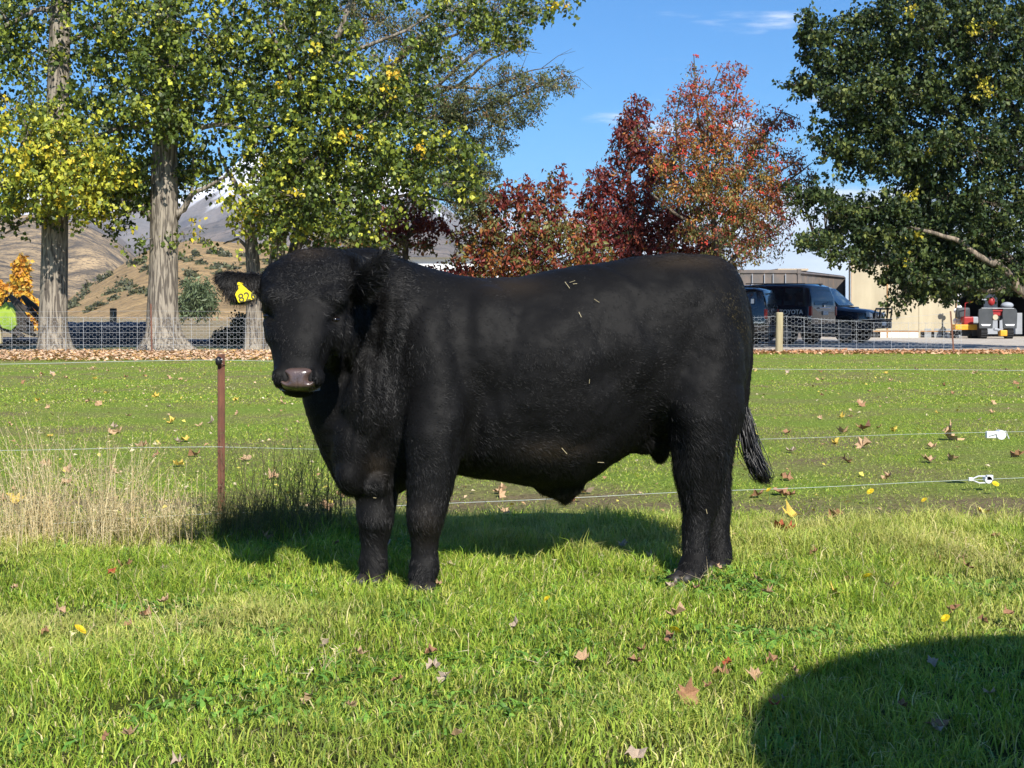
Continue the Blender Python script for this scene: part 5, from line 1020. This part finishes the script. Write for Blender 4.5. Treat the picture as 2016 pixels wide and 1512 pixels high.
# unseen round tank, made up and placed to throw the big rounded shadow
M_TANK = mat('tank_green', (.07,.11,.06), (.10,.14,.08), 3, .45)
tx, ty = 3.33, .42
tk = empty('shadow_caster', (tx, ty, 0), 0, 'made-up round green tank unseen at the right, added to cast the big shadow', 'shadow caster')
MB().tube([(0,0,0),(0,0,.02)]+[(0,0,z) for z in np.linspace(.05, 3.02, 25)]+[(0,0,3.14),(0,0,3.25),(0,0,3.31)], [1.5,1.52]+[1.50+.012*(k % 2) for k in range(25)]+[1.42,1.1,.5], 96).build('tank_shell', M_TANK, tk)
MB().cyl((0,0,3.31), (0,0,3.39), .28, n=24).build('lid', M_PLASTIC_BLK, tk); MB().tube([(-1.5,0,.15),(-1.62,0,.15),(-1.66,0,.1)], .03, 8).build('outlet', M_PLASTIC_BLK, tk)
# ------------------------------------------------------------------ the bull
bull = empty('bull', (X(1040, 6.75), 6.75, 0), 0, 'big black bull standing side on in the grass, head turned, yellow ear tag 826', 'bull')
BO = Vector(bull.location)
bb = MB()
def loft(secs, n=28, e=2.3):
    """secs: (centre xyz, u vector, v vector) closed ring loft"""
    V = []
    for c, u, v in secs:
        c, u, v = map(np.array, (c, u, v))
        for k in range(n):
            a = 2*math.pi*k/n; ca, sa = math.cos(a), math.sin(a)
            V.append(c+u*math.copysign(abs(ca)**(2/e), ca)+v*math.copysign(abs(sa)**(2/e), sa))
    m = len(secs); f = [(i*n+k, i*n+(k+1)%n, (i+1)*n+(k+1)%n, (i+1)*n+k) for i in range(m-1) for k in range(n)]
    f += [tuple(range(n-1,-1,-1)), tuple(range((m-1)*n, m*n))]
    bb.add(V, f)
# trunk and neck: vertical slices (px, top, bottom, half depth, depth)
TR = [(596,690,785,.05,6.62),(606,640,820,.10,6.64),(620,580,858,.15,6.66),(640,520,908,.19,6.68),(660,500,945,.215,6.69),(690,489,972,.24,6.70),(730,488,985,.27,6.71),(770,498,980,.30,6.72),(800,512,960,.325,6.73),(850,528,938,.35,6.74),(900,541,935,.36,6.76),
      (960,547,940,.375,6.79),(1020,545,952,.39,6.81),(1080,534,962,.395,6.83),(1130,525,958,.395,6.85),(1180,517,930,.385,6.87),(1230,508,896,.37,6.89),(1280,502,866,.355,6.91),(1330,499,850,.345,6.93),(1380,501,850,.33,6.94),(1415,507,840,.30,6.95),(1442,522,815,.25,6.96),(1460,552,780,.19,6.97),(1471,600,740,.11,6.98),(1475,650,700,.04,6.98)]
secs = []
for px, t, b, w, D in TR:
    zt_, zb_ = Z(t, D), Z(b, D); secs.append(((X(px, D), D, (zt_+zb_)/2), (0, w, 0), (0, 0, (zt_-zb_)/2)))
loft(secs, 44, 2.35)
def E(px, py, rx, ry, D, rd): bb.ell(P(px, py, D), (rx*D/F, rd, ry*D/F), 28, 18)
def leg(pts, ax=None, e=2.1):
    """pts: (px, py, half width px, half depth m, D)"""
    loft([((X(p[0], p[4]), p[4], Z(p[1], p[4])), (p[2]*p[4]/F, 0, 0), (0, p[3], 0)) for p in pts], 24, e)
# shoulder, breast, thigh masses
E(850,720,88,150,6.56,.19); E(875,830,70,90,6.50,.14); E(780,640,80,130,6.60,.20); E(735,780,70,120,6.56,.19); E(700,880,50,90,6.56,.15)
E(738,950,48,30,6.56,.10); E(690,930,32,46,6.52,.12); E(665,620,60,110,6.45,.16); E(650,545,85,58,6.42,.17)
E(1375,720,92,150,6.77,.20); E(1330,600,90,85,6.80,.20); E(1400,800,66,95,6.72,.15); E(1400,790,60,95,7.06,.14); E(1060,740,190,170,6.66,.26); E(1200,700,120,140,6.72,.24); E(960,700,100,140,6.62,.22)
# near foreleg, far foreleg
leg([(868,610,18,.09,6.53),(867,690,42,.13,6.50),(864,755,56,.13,6.47),(860,820,62,.125,6.42),(856,880,57,.12,6.40),(850,930,50,.105,6.38),(843,975,44,.088,6.37),(839,1010,39,.078,6.35),(837,1032,37,.072,6.35),(836,1058,30,.056,6.36),(836,1090,27,.05,6.36),(836,1112,31,.06,6.35),(835,1128,31,.062,6.34),(833,1142,27,.055,6.33),(832,1152,27,.055,6.32)])
leg([(748,860,12,.03,6.68),(745,900,44,.10,6.64),(741,960,46,.10,6.60),(740,1000,40,.085,6.57),(741,1024,37,.078,6.54),(739,1048,33,.062,6.55),(737,1076,27,.052,6.55),(736,1096,29,.058,6.54),(735,1112,30,.06,6.53),(732,1126,26,.054,6.51),(731,1138,26,.054,6.50)])
# near and far hind leg
leg([(1378,610,30,.09,6.78),(1378,690,62,.15,6.735),(1379,760,73,.155,6.71),(1380,820,70,.15,6.69),(1378,870,60,.125,6.68),(1377,920,52,.10,6.68),(1378,960,44,.08,6.69),(1380,995,38,.068,6.70),(1374,1030,30,.058,6.70),(1370,1065,27,.052,6.68),(1370,1088,26,.048,6.66),(1368,1106,31,.058,6.64),(1362,1120,30,.058,6.62),(1357,1134,28,.054,6.60)])
leg([(1398,800,60,.14,7.03),(1400,860,48,.11,7.02),(1404,905,36,.085,7.0),(1410,950,28,.065,6.99),(1413,990,26,.055,6.98),(1412,1030,25,.05,6.96),(1413,1065,26,.05,6.95),(1417,1090,27,.055,6.93),(1417,1100,27,.055,6.92),(1415,1112,26,.054,6.91)])
E(1298,866,24,42,6.94,.08); E(1306,845,30,44,6.96,.10)
E(1100,955,52,22,6.80,.10); E(1112,974,18,15,6.80,.045); E(1255,860,55,34,6.88,.12)
# tail
tq = [(1440,545,.03,6.98),(1462,590,.034,7.03),(1474,645,.030,7.06),(1474,710,.026,7.04),(1467,770,.023,7.03),(1465,812,.024,7.03),(1468,848,.028,7.03),(1476,885,.032,7.02),(1487,915,.032,7.01),(1500,942,.018,7.0)]
bb.tube([P(a, b, d) for a, b, r, d in tq], [r for a, b, r, d in tq], 14)
# head: slices from the poll to the lips (px, py, half width px, half depth m, D)
HD = [(640,492,40,.09,6.36),(628,505,66,.12,6.34),(618,522,86,.145,6.30),(610,548,93,.165,6.27),(605,575,90,.175,6.24),(602,605,87,.18,6.21),(600,635,80,.175,6.17),(597,662,71,.16,6.13),(593,690,60,.14,6.09),(590,712,52,.12,6.06),(587,732,49,.11,6.03),(586,750,48,.10,6.02),(586,763,42,.09,6.03)]
loft([((X(p[0], p[4]), p[4], Z(p[1], p[4])), (p[2]*p[4]/F, 0, 0), (0, p[3], .02*0)) for p in HD], 32, 2.35)
E(588,768,32,14,6.02,.06); E(590,772,22,10,6.03,.045)
E(545,588,30,26,6.10,.06); E(655,588,34,26,6.12,.07)           # brow ridges
E(672,655,26,50,6.16,.08); E(538,650,16,36,6.14,.07)           # cheeks
E(548,742,13,22,5.95,.05); E(626,742,14,22,5.95,.05)           # muzzle sides
# ears
def ear(pts, th=.022): loft([((X(a, D), D, Z(b, D)), (0, th, 0), (ux*w*D/F, 0, -uz*w*D/F)) for a, b, w, D, ux, uz in pts], 18, 2)
ear([(545,556,18,6.30,0,1),(515,553,17,6.30,0,1),(495,554,20,6.28,0,1),(468,556,25,6.26,0,1),(448,553,21,6.25,0,1),(434,548,13,6.25,0,1),(426,545,6,6.25,0,1)], .016)
ear([(690,592,14,6.24,.7,.7),(706,572,21,6.20,.7,.7),(725,548,24,6.17,.7,.7),(744,522,18,6.17,.7,.7),(760,502,7,6.18,.7,.7)])
raw = bb.mesh('raw')
tmp = bpy.data.objects.new('tmp', raw); COL.objects.link(tmp)
md = tmp.modifiers.new('r', 'REMESH'); md.mode = 'VOXEL'; md.voxel_size = .0115
sm = tmp.modifiers.new('s', 'SMOOTH'); sm.iterations = 12; sm.factor = .6
dg = bpy.context.evaluated_depsgraph_get(); bme = bpy.data.meshes.new_from_object(tmp.evaluated_get(dg)); bpy.data.objects.remove(tmp)
nv = len(bme.vertices); co = np.empty(nv*3, np.float32); bme.vertices.foreach_get('co', co); co = co.reshape(-1, 3).astype(float)
no = np.empty(nv*3, np.float32); bme.vertex_normals.foreach_get('vector', no); no = no.reshape(-1, 3).astype(float)
def pxy(c): return CX+c[:, 0]*F/c[:, 1], HY-(c[:, 2]-CH)*F/c[:, 1]
px_, py_ = pxy(co); front = np.clip(-no[:, 1]*1.6+.2, 0, 1)
disp = np.zeros(nv)
def dent(x, y, rx, ry, amp, ang=0, dmax=9):
    global disp
    a = R(ang); dx, dy = px_-x, py_-y; u = (dx*math.cos(a)+dy*math.sin(a))/rx; v = (-dx*math.sin(a)+dy*math.cos(a))/ry
    disp = disp+amp*np.exp(-(u*u+v*v))*front*(co[:, 1] < dmax)
# sockets, cheek hollows, jaw line
dent(527,622,13,9,-.026,0,6.4); dent(662,628,17,9,-.026,-35,6.4); dent(640,700,9,40,-.016,15,6.4); dent(541,690,8,34,-.008,-8,6.4)
dent(590,600,34,50,.008,0,6.4); dent(690,650,8,70,-.035,6,6.6); dent(683,720,9,50,-.03,12,6.6)
# neck folds
for x, y, ry, an, am in [(716,640,80,4,-.016),(742,660,90,6,-.014),(768,650,80,8,-.010),(705,770,80,-4,-.014),(730,800,80,3,-.010),(760,760,70,10,-.008),(800,640,90,10,-.008),(690,860,60,8,-.014),(715,900,50,-20,-.010)]:
    dent(x, y, 7, ry, am*.55, an); dent(x+13, y, 8, ry*.9, -am*.4, an)
# shoulder, elbow, rib, flank and hip shapes
dent(972,640,22,38,-.014,10); dent(935,840,16,80,-.040,8); dent(900,900,12,50,-.02); dent(965,790,18,34,-.022); dent(840,700,44,70,.022);  dent(830,860,30,40,.012); dent(780,740,20,60,-.014,10); dent(800,560,60,20,-.010,15)
dent(1120,640,130,36,.020,-35); dent(1195,745,70,34,-.030,-38);  dent(1265,800,30,70,-.030,20); dent(1290,840,20,40,-.03,25); dent(1375,690,36,60,-.026,30); dent(1300,700,60,60,.012); dent(1400,610,40,50,.012)
dent(1290,545,60,18,-.012,5); dent(1180,600,60,40,-.008); dent(1040,860,60,22,-.008,0); dent(1160,870,50,14,-.012,-25); dent(1330,870,20,50,-.02,0); dent(1350,950,10,60,-.006); dent(838,1035,20,20,.008); dent(760,880,20,60,-.02,-20); dent(775,960,14,40,-.03)
nz = lambda s, sd: fbm(px_*.01+co[:, 1]*3, py_*.01, s, 3, sd)-.5
disp *= np.where(co[:, 1] < 6.4, 1, .9)
disp += .014*nz(.55, 200)+.006*nz(.22, 210)+.003*nz(.09, 215)
curl = np.exp(-((px_-735)/75)**2-((py_-640)/170)**2)+np.exp(-((px_-610)/95)**2-((py_-525)/42)**2)
disp += .008*curl*(fbm(px_*.035+.4*np.sin(py_*.03), py_*.012, .42, 2, 220)-.5)
co += no*disp[:, None]
bme.vertices.foreach_set('co', (co-np.array(BO)).astype(np.float32).ravel()); bme.update()
# coat tints that belong to the hide: browned tips, dung on the rump
def coat_col(px, py, rnd):
    c = np.ones((len(px), 3))*np.array((.0066, .0064, .0066))
    br = np.exp(-((px-1010)/60)**2-((py-560)/22)**2)*.55+np.exp(-((px-1350)/75)**2-((py-512)/16)**2)*.9+np.exp(-((px-600)/40)**2-((py-495)/16)**2)*.8+np.exp(-((px-470)/22)**2-((py-562)/16)**2)*.7
    br += np.exp(-((px-1090)/60)**2-((py-888)/18)**2)*.8*(rnd > .4)+np.exp(-((px-740)/20)**2-((py-915)/20)**2)*.6+np.exp(-((px-840)/30)**2-((py-1030)/40)**2)*.35
    c = c+np.array((.030, .021, .012))*np.clip(br, 0, 1.1)[:, None]
    dx = px-(1452+12*np.sin(py*.05)); du = np.exp(-(dx/20)**2)*np.clip((py-545)/40, 0, 1)*np.clip((700-py)/60, 0, 1)+.6*np.exp(-((px-1425)/30)**2-((py-572)/10)**2)
    c = c+np.array((.10, .075, .02))*(np.clip(du, 0, 1)*(rnd > .62))[:, None]
    return c
bc = coat_col(px_, py_, np.full(nv, .5)); 
at = bme.attributes.new('tint', 'FLOAT_COLOR', 'POINT'); c4 = np.ones((nv, 4), np.float32); c4[:, :3] = bc*.8; at.data.foreach_set('color', c4.ravel())
bme.materials.clear(); body = link('body', bme, M_HIDE, bull, smooth=True)
# fur strands
bme.calc_loop_triangles(); nt_ = len(bme.loop_triangles); tri = np.empty(nt_*3, np.int32); bme.loop_triangles.foreach_get('vertices', tri); tri = tri.reshape(-1, 3)
no2 = np.empty(nv*3, np.float32); bme.vertex_normals.foreach_get('vector', no2); no2 = no2.reshape(-1, 3).astype(float)
A, B_, C_ = co[tri[:, 0]], co[tri[:, 1]], co[tri[:, 2]]; ar = np.linalg.norm(np.cross(B_-A, C_-A), axis=1); ny = no2[tri[:, 0], 1]
wgt = ar*np.where(ny < .35, 1.0, .22)
rb_ = np.random.default_rng(77)
def coat(name, n, lenf, wdt, mask=None, lift=(.22,.5), rand=.28, flow=None, curlamt=0, simple=False, tilt=.32):
    w = wgt if mask is None else wgt*mask((A+B_+C_)/3)
    t = rb_.choice(len(w), n, p=w/w.sum()); u, v = rb_.random(n), rb_.random(n); f = u+v > 1; u[f] = 1-u[f]; v[f] = 1-v[f]
    p = A[t]+(B_[t]-A[t])*u[:, None]+(C_[t]-A[t])*v[:, None]; nn = no2[tri[t, 0]]
    x, y = pxy(p)
    fl = np.stack([np.full(n, .75), np.zeros(n), np.full(n, -.65)], 1)
    legm = np.clip((y-900)/60, 0, 1)[:, None]; fl = fl*(1-legm)+np.array((.12, 0, -1))*legm
    hd = ((p[:, 1] < 6.42) & (x < 700) & (y < 790))[:, None]
    fh = np.stack([(x-600)/90., -.2+0*x, (560-y)/110.], 1); fl = np.where(hd, fh, fl)
    er = ((x < 512) & (y < 640))[:, None]; fl = np.where(er, np.array((-.8, 0, -.7)), fl)
    er2 = ((x > 690) & (x < 775) & (y < 600) & (p[:, 1] < 6.32))[:, None]; fl = np.where(er2, np.array((.6, 0, .55)), fl)
    if flow is not None: fl = flow(p, x, y)
    sw = 3.0*(fbm(x*.01, y*.01, .7, 3, 230)-.5); cs, sn = np.cos(sw), np.sin(sw)
    fl = np.stack([fl[:, 0]*cs-fl[:, 2]*sn, fl[:, 1], fl[:, 0]*sn+fl[:, 2]*cs], 1)
    fl = fl+rb_.normal(0, rand, (n, 3)); fl -= nn*np.sum(fl*nn, 1)[:, None]; fl /= np.linalg.norm(fl, axis=1)[:, None]+1e-9
    li = (lift[0]+(lift[1]-lift[0])*rb_.random(n))[:, None]
    d = fl*np.sqrt(1-li**2)+nn*li; l = (lenf(x, y, p)*(.6+.8*rb_.random(n)))[:, None]
    s = np.cross(d, nn); s /= np.linalg.norm(s, axis=1)[:, None]+1e-9; s = s+nn*rb_.normal(0, tilt, (n, 1)); ww = (wdt*(.6+.8*rb_.random(n)))[:, None]
    bend = fl*l*.3-nn*l*li*.35+np.array((0, 0, -1))*l*.12
    p = p-nn*.002; m = p+d*l*.55; q = p+d*l*.85+bend*.6
    if curlamt: q = q+np.cross(nn, d)*l*curlamt*np.sin(x*.25)[:, None]
    if simple: V = np.stack([p-s*ww, p+s*ww, q], 1)-np.array(BO); T = np.arange(n*3).reshape(-1, 3); kk = 3
    else:
        V = np.stack([p-s*ww, p+s*ww, m+s*ww*.8, m-s*ww*.8, q], 1)-np.array(BO); kk = 5
        i = np.arange(n)[:, None]*5; T = np.concatenate([i+[0,1,2], i+[0,2,3], i+[3,2,4]])
    c = coat_col(x, y, rb_.random(n))*(.55+1.1*rb_.random((n, 1))**1.3)
    o = link(name, mesh_np(name, V.reshape(-1, 3), T, np.repeat(c[:, None], kk, 1).reshape(-1, 3)), M_COAT, bull); tag(o, kind='stuff'); return o
def flen(x, y, p):
    l = np.full(len(x), .016); l += .012*np.clip((y-820)/120, 0, 1); l += .014*np.exp(-((y-880)/60)**2)*(x > 1250); l = np.where((p[:, 1] < 6.42) & (x < 700) & (y > 600), .014, l)
    l = l+.016*np.exp(-((x-1330)/110)**2)*np.exp(-((y-505)/16)**2)
    return l
coat('short_coat', 420000, flen, .00080, simple=True, lift=(.12,.40), rand=.24, tilt=.5)
coat('curly_poll', 15000, lambda x, y, p: np.full(len(x), .022), .0007, lambda c: ((c[:, 1] < 6.6) & ((HY-(c[:, 2]-CH)*F/c[:, 1]) < 590) & ((CX+c[:, 0]*F/c[:, 1]) < 760) & ((CX+c[:, 0]*F/c[:, 1]) > 512)).astype(float), (.15,.5), .6, curlamt=.4)
coat('neck_mane', 14000, lambda x, y, p: np.full(len(x), .026), .0008, lambda c: np.exp(-((CX+c[:, 0]*F/c[:, 1]-745)/50)**2-((HY-(c[:, 2]-CH)*F/c[:, 1]-650)/140)**2), (.2,.6), .45, curlamt=.3)
coat('ear_hair', 6000, lambda x, y, p: np.full(len(x), .034)+.03*(y > 560), .0008, lambda c: (((CX+c[:, 0]*F/c[:, 1]) < 512) & (c[:, 1] < 6.5) & ((HY-(c[:, 2]-CH)*F/c[:, 1]) < 640)).astype(float), (.1,.6), .45)
coat('ear_hair', 5000, lambda x, y, p: np.full(len(x), .055), .0013, lambda c: (((CX+c[:, 0]*F/c[:, 1]) > 695) & ((CX+c[:, 0]*F/c[:, 1]) < 770) & (c[:, 1] < 6.32) & ((HY-(c[:, 2]-CH)*F/c[:, 1]) < 610)).astype(float), (.1,.6), .4)
coat('leg_feathering', 9000, lambda x, y, p: np.full(len(x), .036), .0011, lambda c: (lambda x, y: (np.exp(-((x-1325)/28)**2-((y-960)/45)**2)+np.exp(-((x-1432)/12)**2-((y-920)/50)**2)*.6+np.exp(-((x-1290)/20)**2-((y-900)/30)**2)+.7*np.exp(-((x-1110)/30)**2-((y-975)/14)**2)+.5*np.exp(-((x-885)/10)**2-((y-1030)/30)**2)))(CX+c[:, 0]*F/c[:, 1], HY-(c[:, 2]-CH)*F/c[:, 1]), (.2,.6), .35)
# tail switch
M_TAIL = mat('tail_hair', (.012,.011,.011), rough=.38, spec=.6)
M_TAILB = mat('tail_hair_pale', (.30,.17,.08), rough=.5)
tc_ = np.array([P(a, b, d) for a, b, r, d in tq]); ts_ = np.arange(len(tq))
def switch(name, n, mt, r_):
    m = MB()
    for i in range(n):
        t0 = rb_.uniform(4.6, 8.2); t1 = min(9.35, t0+rb_.uniform(1.5, 3.2)); off = rb_.normal(0, 1, 3)*.014*np.array((1.3, 1, .3)); pts = []
        for t in np.linspace(t0, t1, 6):
            c = np.array([np.interp(t, ts_, tc_[:, k]) for k in range(3)]); f = (t-t0)/(t1-t0)
            pts.append(Vector(c+off*(.8+.5*math.sin(f*2.6))+np.array((0, -.022, 0))*math.sin(f*3.1)+rb_.normal(0, .0015, 3))-BO)
        pts.append(pts[-1]+Vector((.012, 0, -.022))+Vector(rb_.normal(0, .007, 3)))
        m.tube(pts, [r_*1.2, r_*1.4, r_*1.4, r_*1.3, r_*1.1, r_*.8, r_*.2], 4, cap=False)
    o = m.build(name, mt, bull, smooth=True); tag(o, kind='stuff'); return o
switch('tail_switch', 420, M_TAIL, .0016); switch('pale_tail_strands', 9, M_TAILB, .0011)
# hooves: two toes on each foot
M_HOOF = mat('hoof_horn', (.022,.018,.016), (.012,.010,.009), 20, .55)
for fx, fy, fd, lean_ in ((834,1150,6.33,-.02),(731,1136,6.50,-.02),(1354,1132,6.60,-.05),(1413,1111,6.90,-.03)):
    for s_ in (-1, 1):
        hx, zt_ = X(fx, fd), Z(fy, fd); y0 = fd-.03
        cx_ = hx+s_*.030 if fx < 900 else hx-.01+s_*.022
        m_ = MB().tube([(cx_-BO.x, y0-BO.y, zt_+.01), (cx_-BO.x+lean_*.4, y0-BO.y-.015, zt_*.55), (cx_-BO.x+lean_, y0-BO.y-.035, .004)], [.026, .032, .036], 14)
        m_.build('hoof', M_HOOF, bull, smooth=True)
# eyes
M_EYE = mat('eye_gloss', (.006,.004,.003), rough=.1, spec=.6)
for ex, ey, dd in ((529,622,6.120),(659,630,6.104)):
    MB().ell(Vector(P(ex, ey, dd))-BO, (.024,.022,.017), 18, 12).build('eye', M_EYE, bull, smooth=True)
# nose pad with nostrils
M_NOSE = mat('wet_nose_skin', (.105,.068,.058), (.06,.04,.035), 30, .24, .0012, 160, spec=.8)
nc = Vector(P(586, 745, 5.915)); NU, NV = 64, 44; V = []
for j in range(NV):
    v = -1+2*j/(NV-1)
    for i in range(NU):
        u = -1+2*i/(NU-1)
        wz = .92-.16*v if True else 1
        x = u*.0735*(1-.10*(v < 0)*abs(v)-.04*v*v); z = -v*.0455*(1-.16*u*u)+.004*(abs(u)**2)*(v < 0)
        r2 = min(1, (abs(u)**3.2+abs(v)**3.2)); y = .062*r2**2.2-.012*(1-r2)
        for sgn in (-1, 1):
            a = (u*sgn-.66); b = v+.10; cu = a*.9+b*.35; cv = -a*.5+b*.9
            g_ = math.exp(-(cu/.17)**2-(cv/.42)**2); y += .036*g_
            y -= .009*math.exp(-((cu-.30)/.16)**2-(cv/.5)**2)
        y += .005*math.exp(-(u/.05)**2)*max(0, v)
        V.append((x, y, z))
f = [(j*NU+i, j*NU+i+1, (j+1)*NU+i+1, (j+1)*NU+i) for j in range(NV-1) for i in range(NU-1)]
me = bpy.data.meshes.new('nose_pad'); me.from_pydata(V, [], f); npd = link('nose_pad', me, M_NOSE, bull, smooth=True); npd.location = nc-BO; npd.rotation_euler = (R(-6), 0, 0); npd.scale = (1.16, 1.1, 1.15)
M_NOSTRIL = mat('nostril_shade', (.004,.003,.003), rough=.8)  # black ellipsoids stand in for the shade inside the nostrils
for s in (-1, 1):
    o = MB().ell((0,0,0), (.012,.008,.021), 14, 10).build('nostril_fill', M_NOSTRIL, npd, smooth=True); o.location = (s*.0475, .010, .006); o.rotation_euler = (0, R(20*s), 0)
# ear tag
M_TAG = mat('tag_yellow', (.85,.66,.02), rough=.4); M_TAGT = mat('tag_print', (.10,.09,.03), rough=.7)
def ppt(lst, D): return [((X(a, D)), Z(b, D)) for a, b in lst]
TD = 6.17
tp = ppt([(468,556),(472,555.5),(476,560),(484,567),(488,571),(491,573),(495,576),(499,583),(501,588),(500,589),(472,595.5),(469,595),(463,580),(465,575),(470,569),(469,564),(467,559)], TD)
tg = MB().prism([(x-BO.x, z) for x, z in tp], 'y', TD-BO.y, TD-BO.y+.003).build('ear_tag', M_TAG, bull); tag(tg, 'yellow ear tag numbered 826')
text_mesh('826', .052, .0004, 'printed_number', M_TAGT, tg, (X(487, TD)-BO.x, TD-BO.y-.001, Z(584.5, TD)), (R(90), R(-13), 0))
MB().cyl((X(470.5,TD)-BO.x, TD-BO.y-.004, Z(559,TD)), (X(470.5,TD)-BO.x, TD-BO.y+.09, Z(559,TD)), .006, n=12).build('tag_stud', M_TAG, tg)
tp2 = ppt([(453,588),(458,583),(478,583),(487,592),(488,600),(453,600)], 6.36)
tg2 = MB().prism([(x-BO.x, z) for x, z in tp2], 'y', 6.36-BO.y, 6.363-BO.y).build('ear_tag', mat('tag_lime', (.62,.75,.12), rough=.4), bull); tag(tg2, 'pale lime ear tag showing behind the yellow one')
# chaff on the coat
sp = MB()
for a, b in [(1130,563),(1128,559),(1141,626),(1174,597),(1116,565),(1160,752),(1180,905),(736,978),(746,984),(1390,1005),(1110,884)]:
    k = np.argmin((px_-a)**2+(py_-b)**2+((no[:, 1] > 0)*1e6)); c = co[k]+no[k]*.014-np.array(BO); d = rb_.normal(0, .008, 3)
    sp.tube([c-d, c+d], .0011, 4)
tag(sp.build('straw_flecks', mat('straw_fleck', (.5,.42,.25)), bull), kind='stuff')
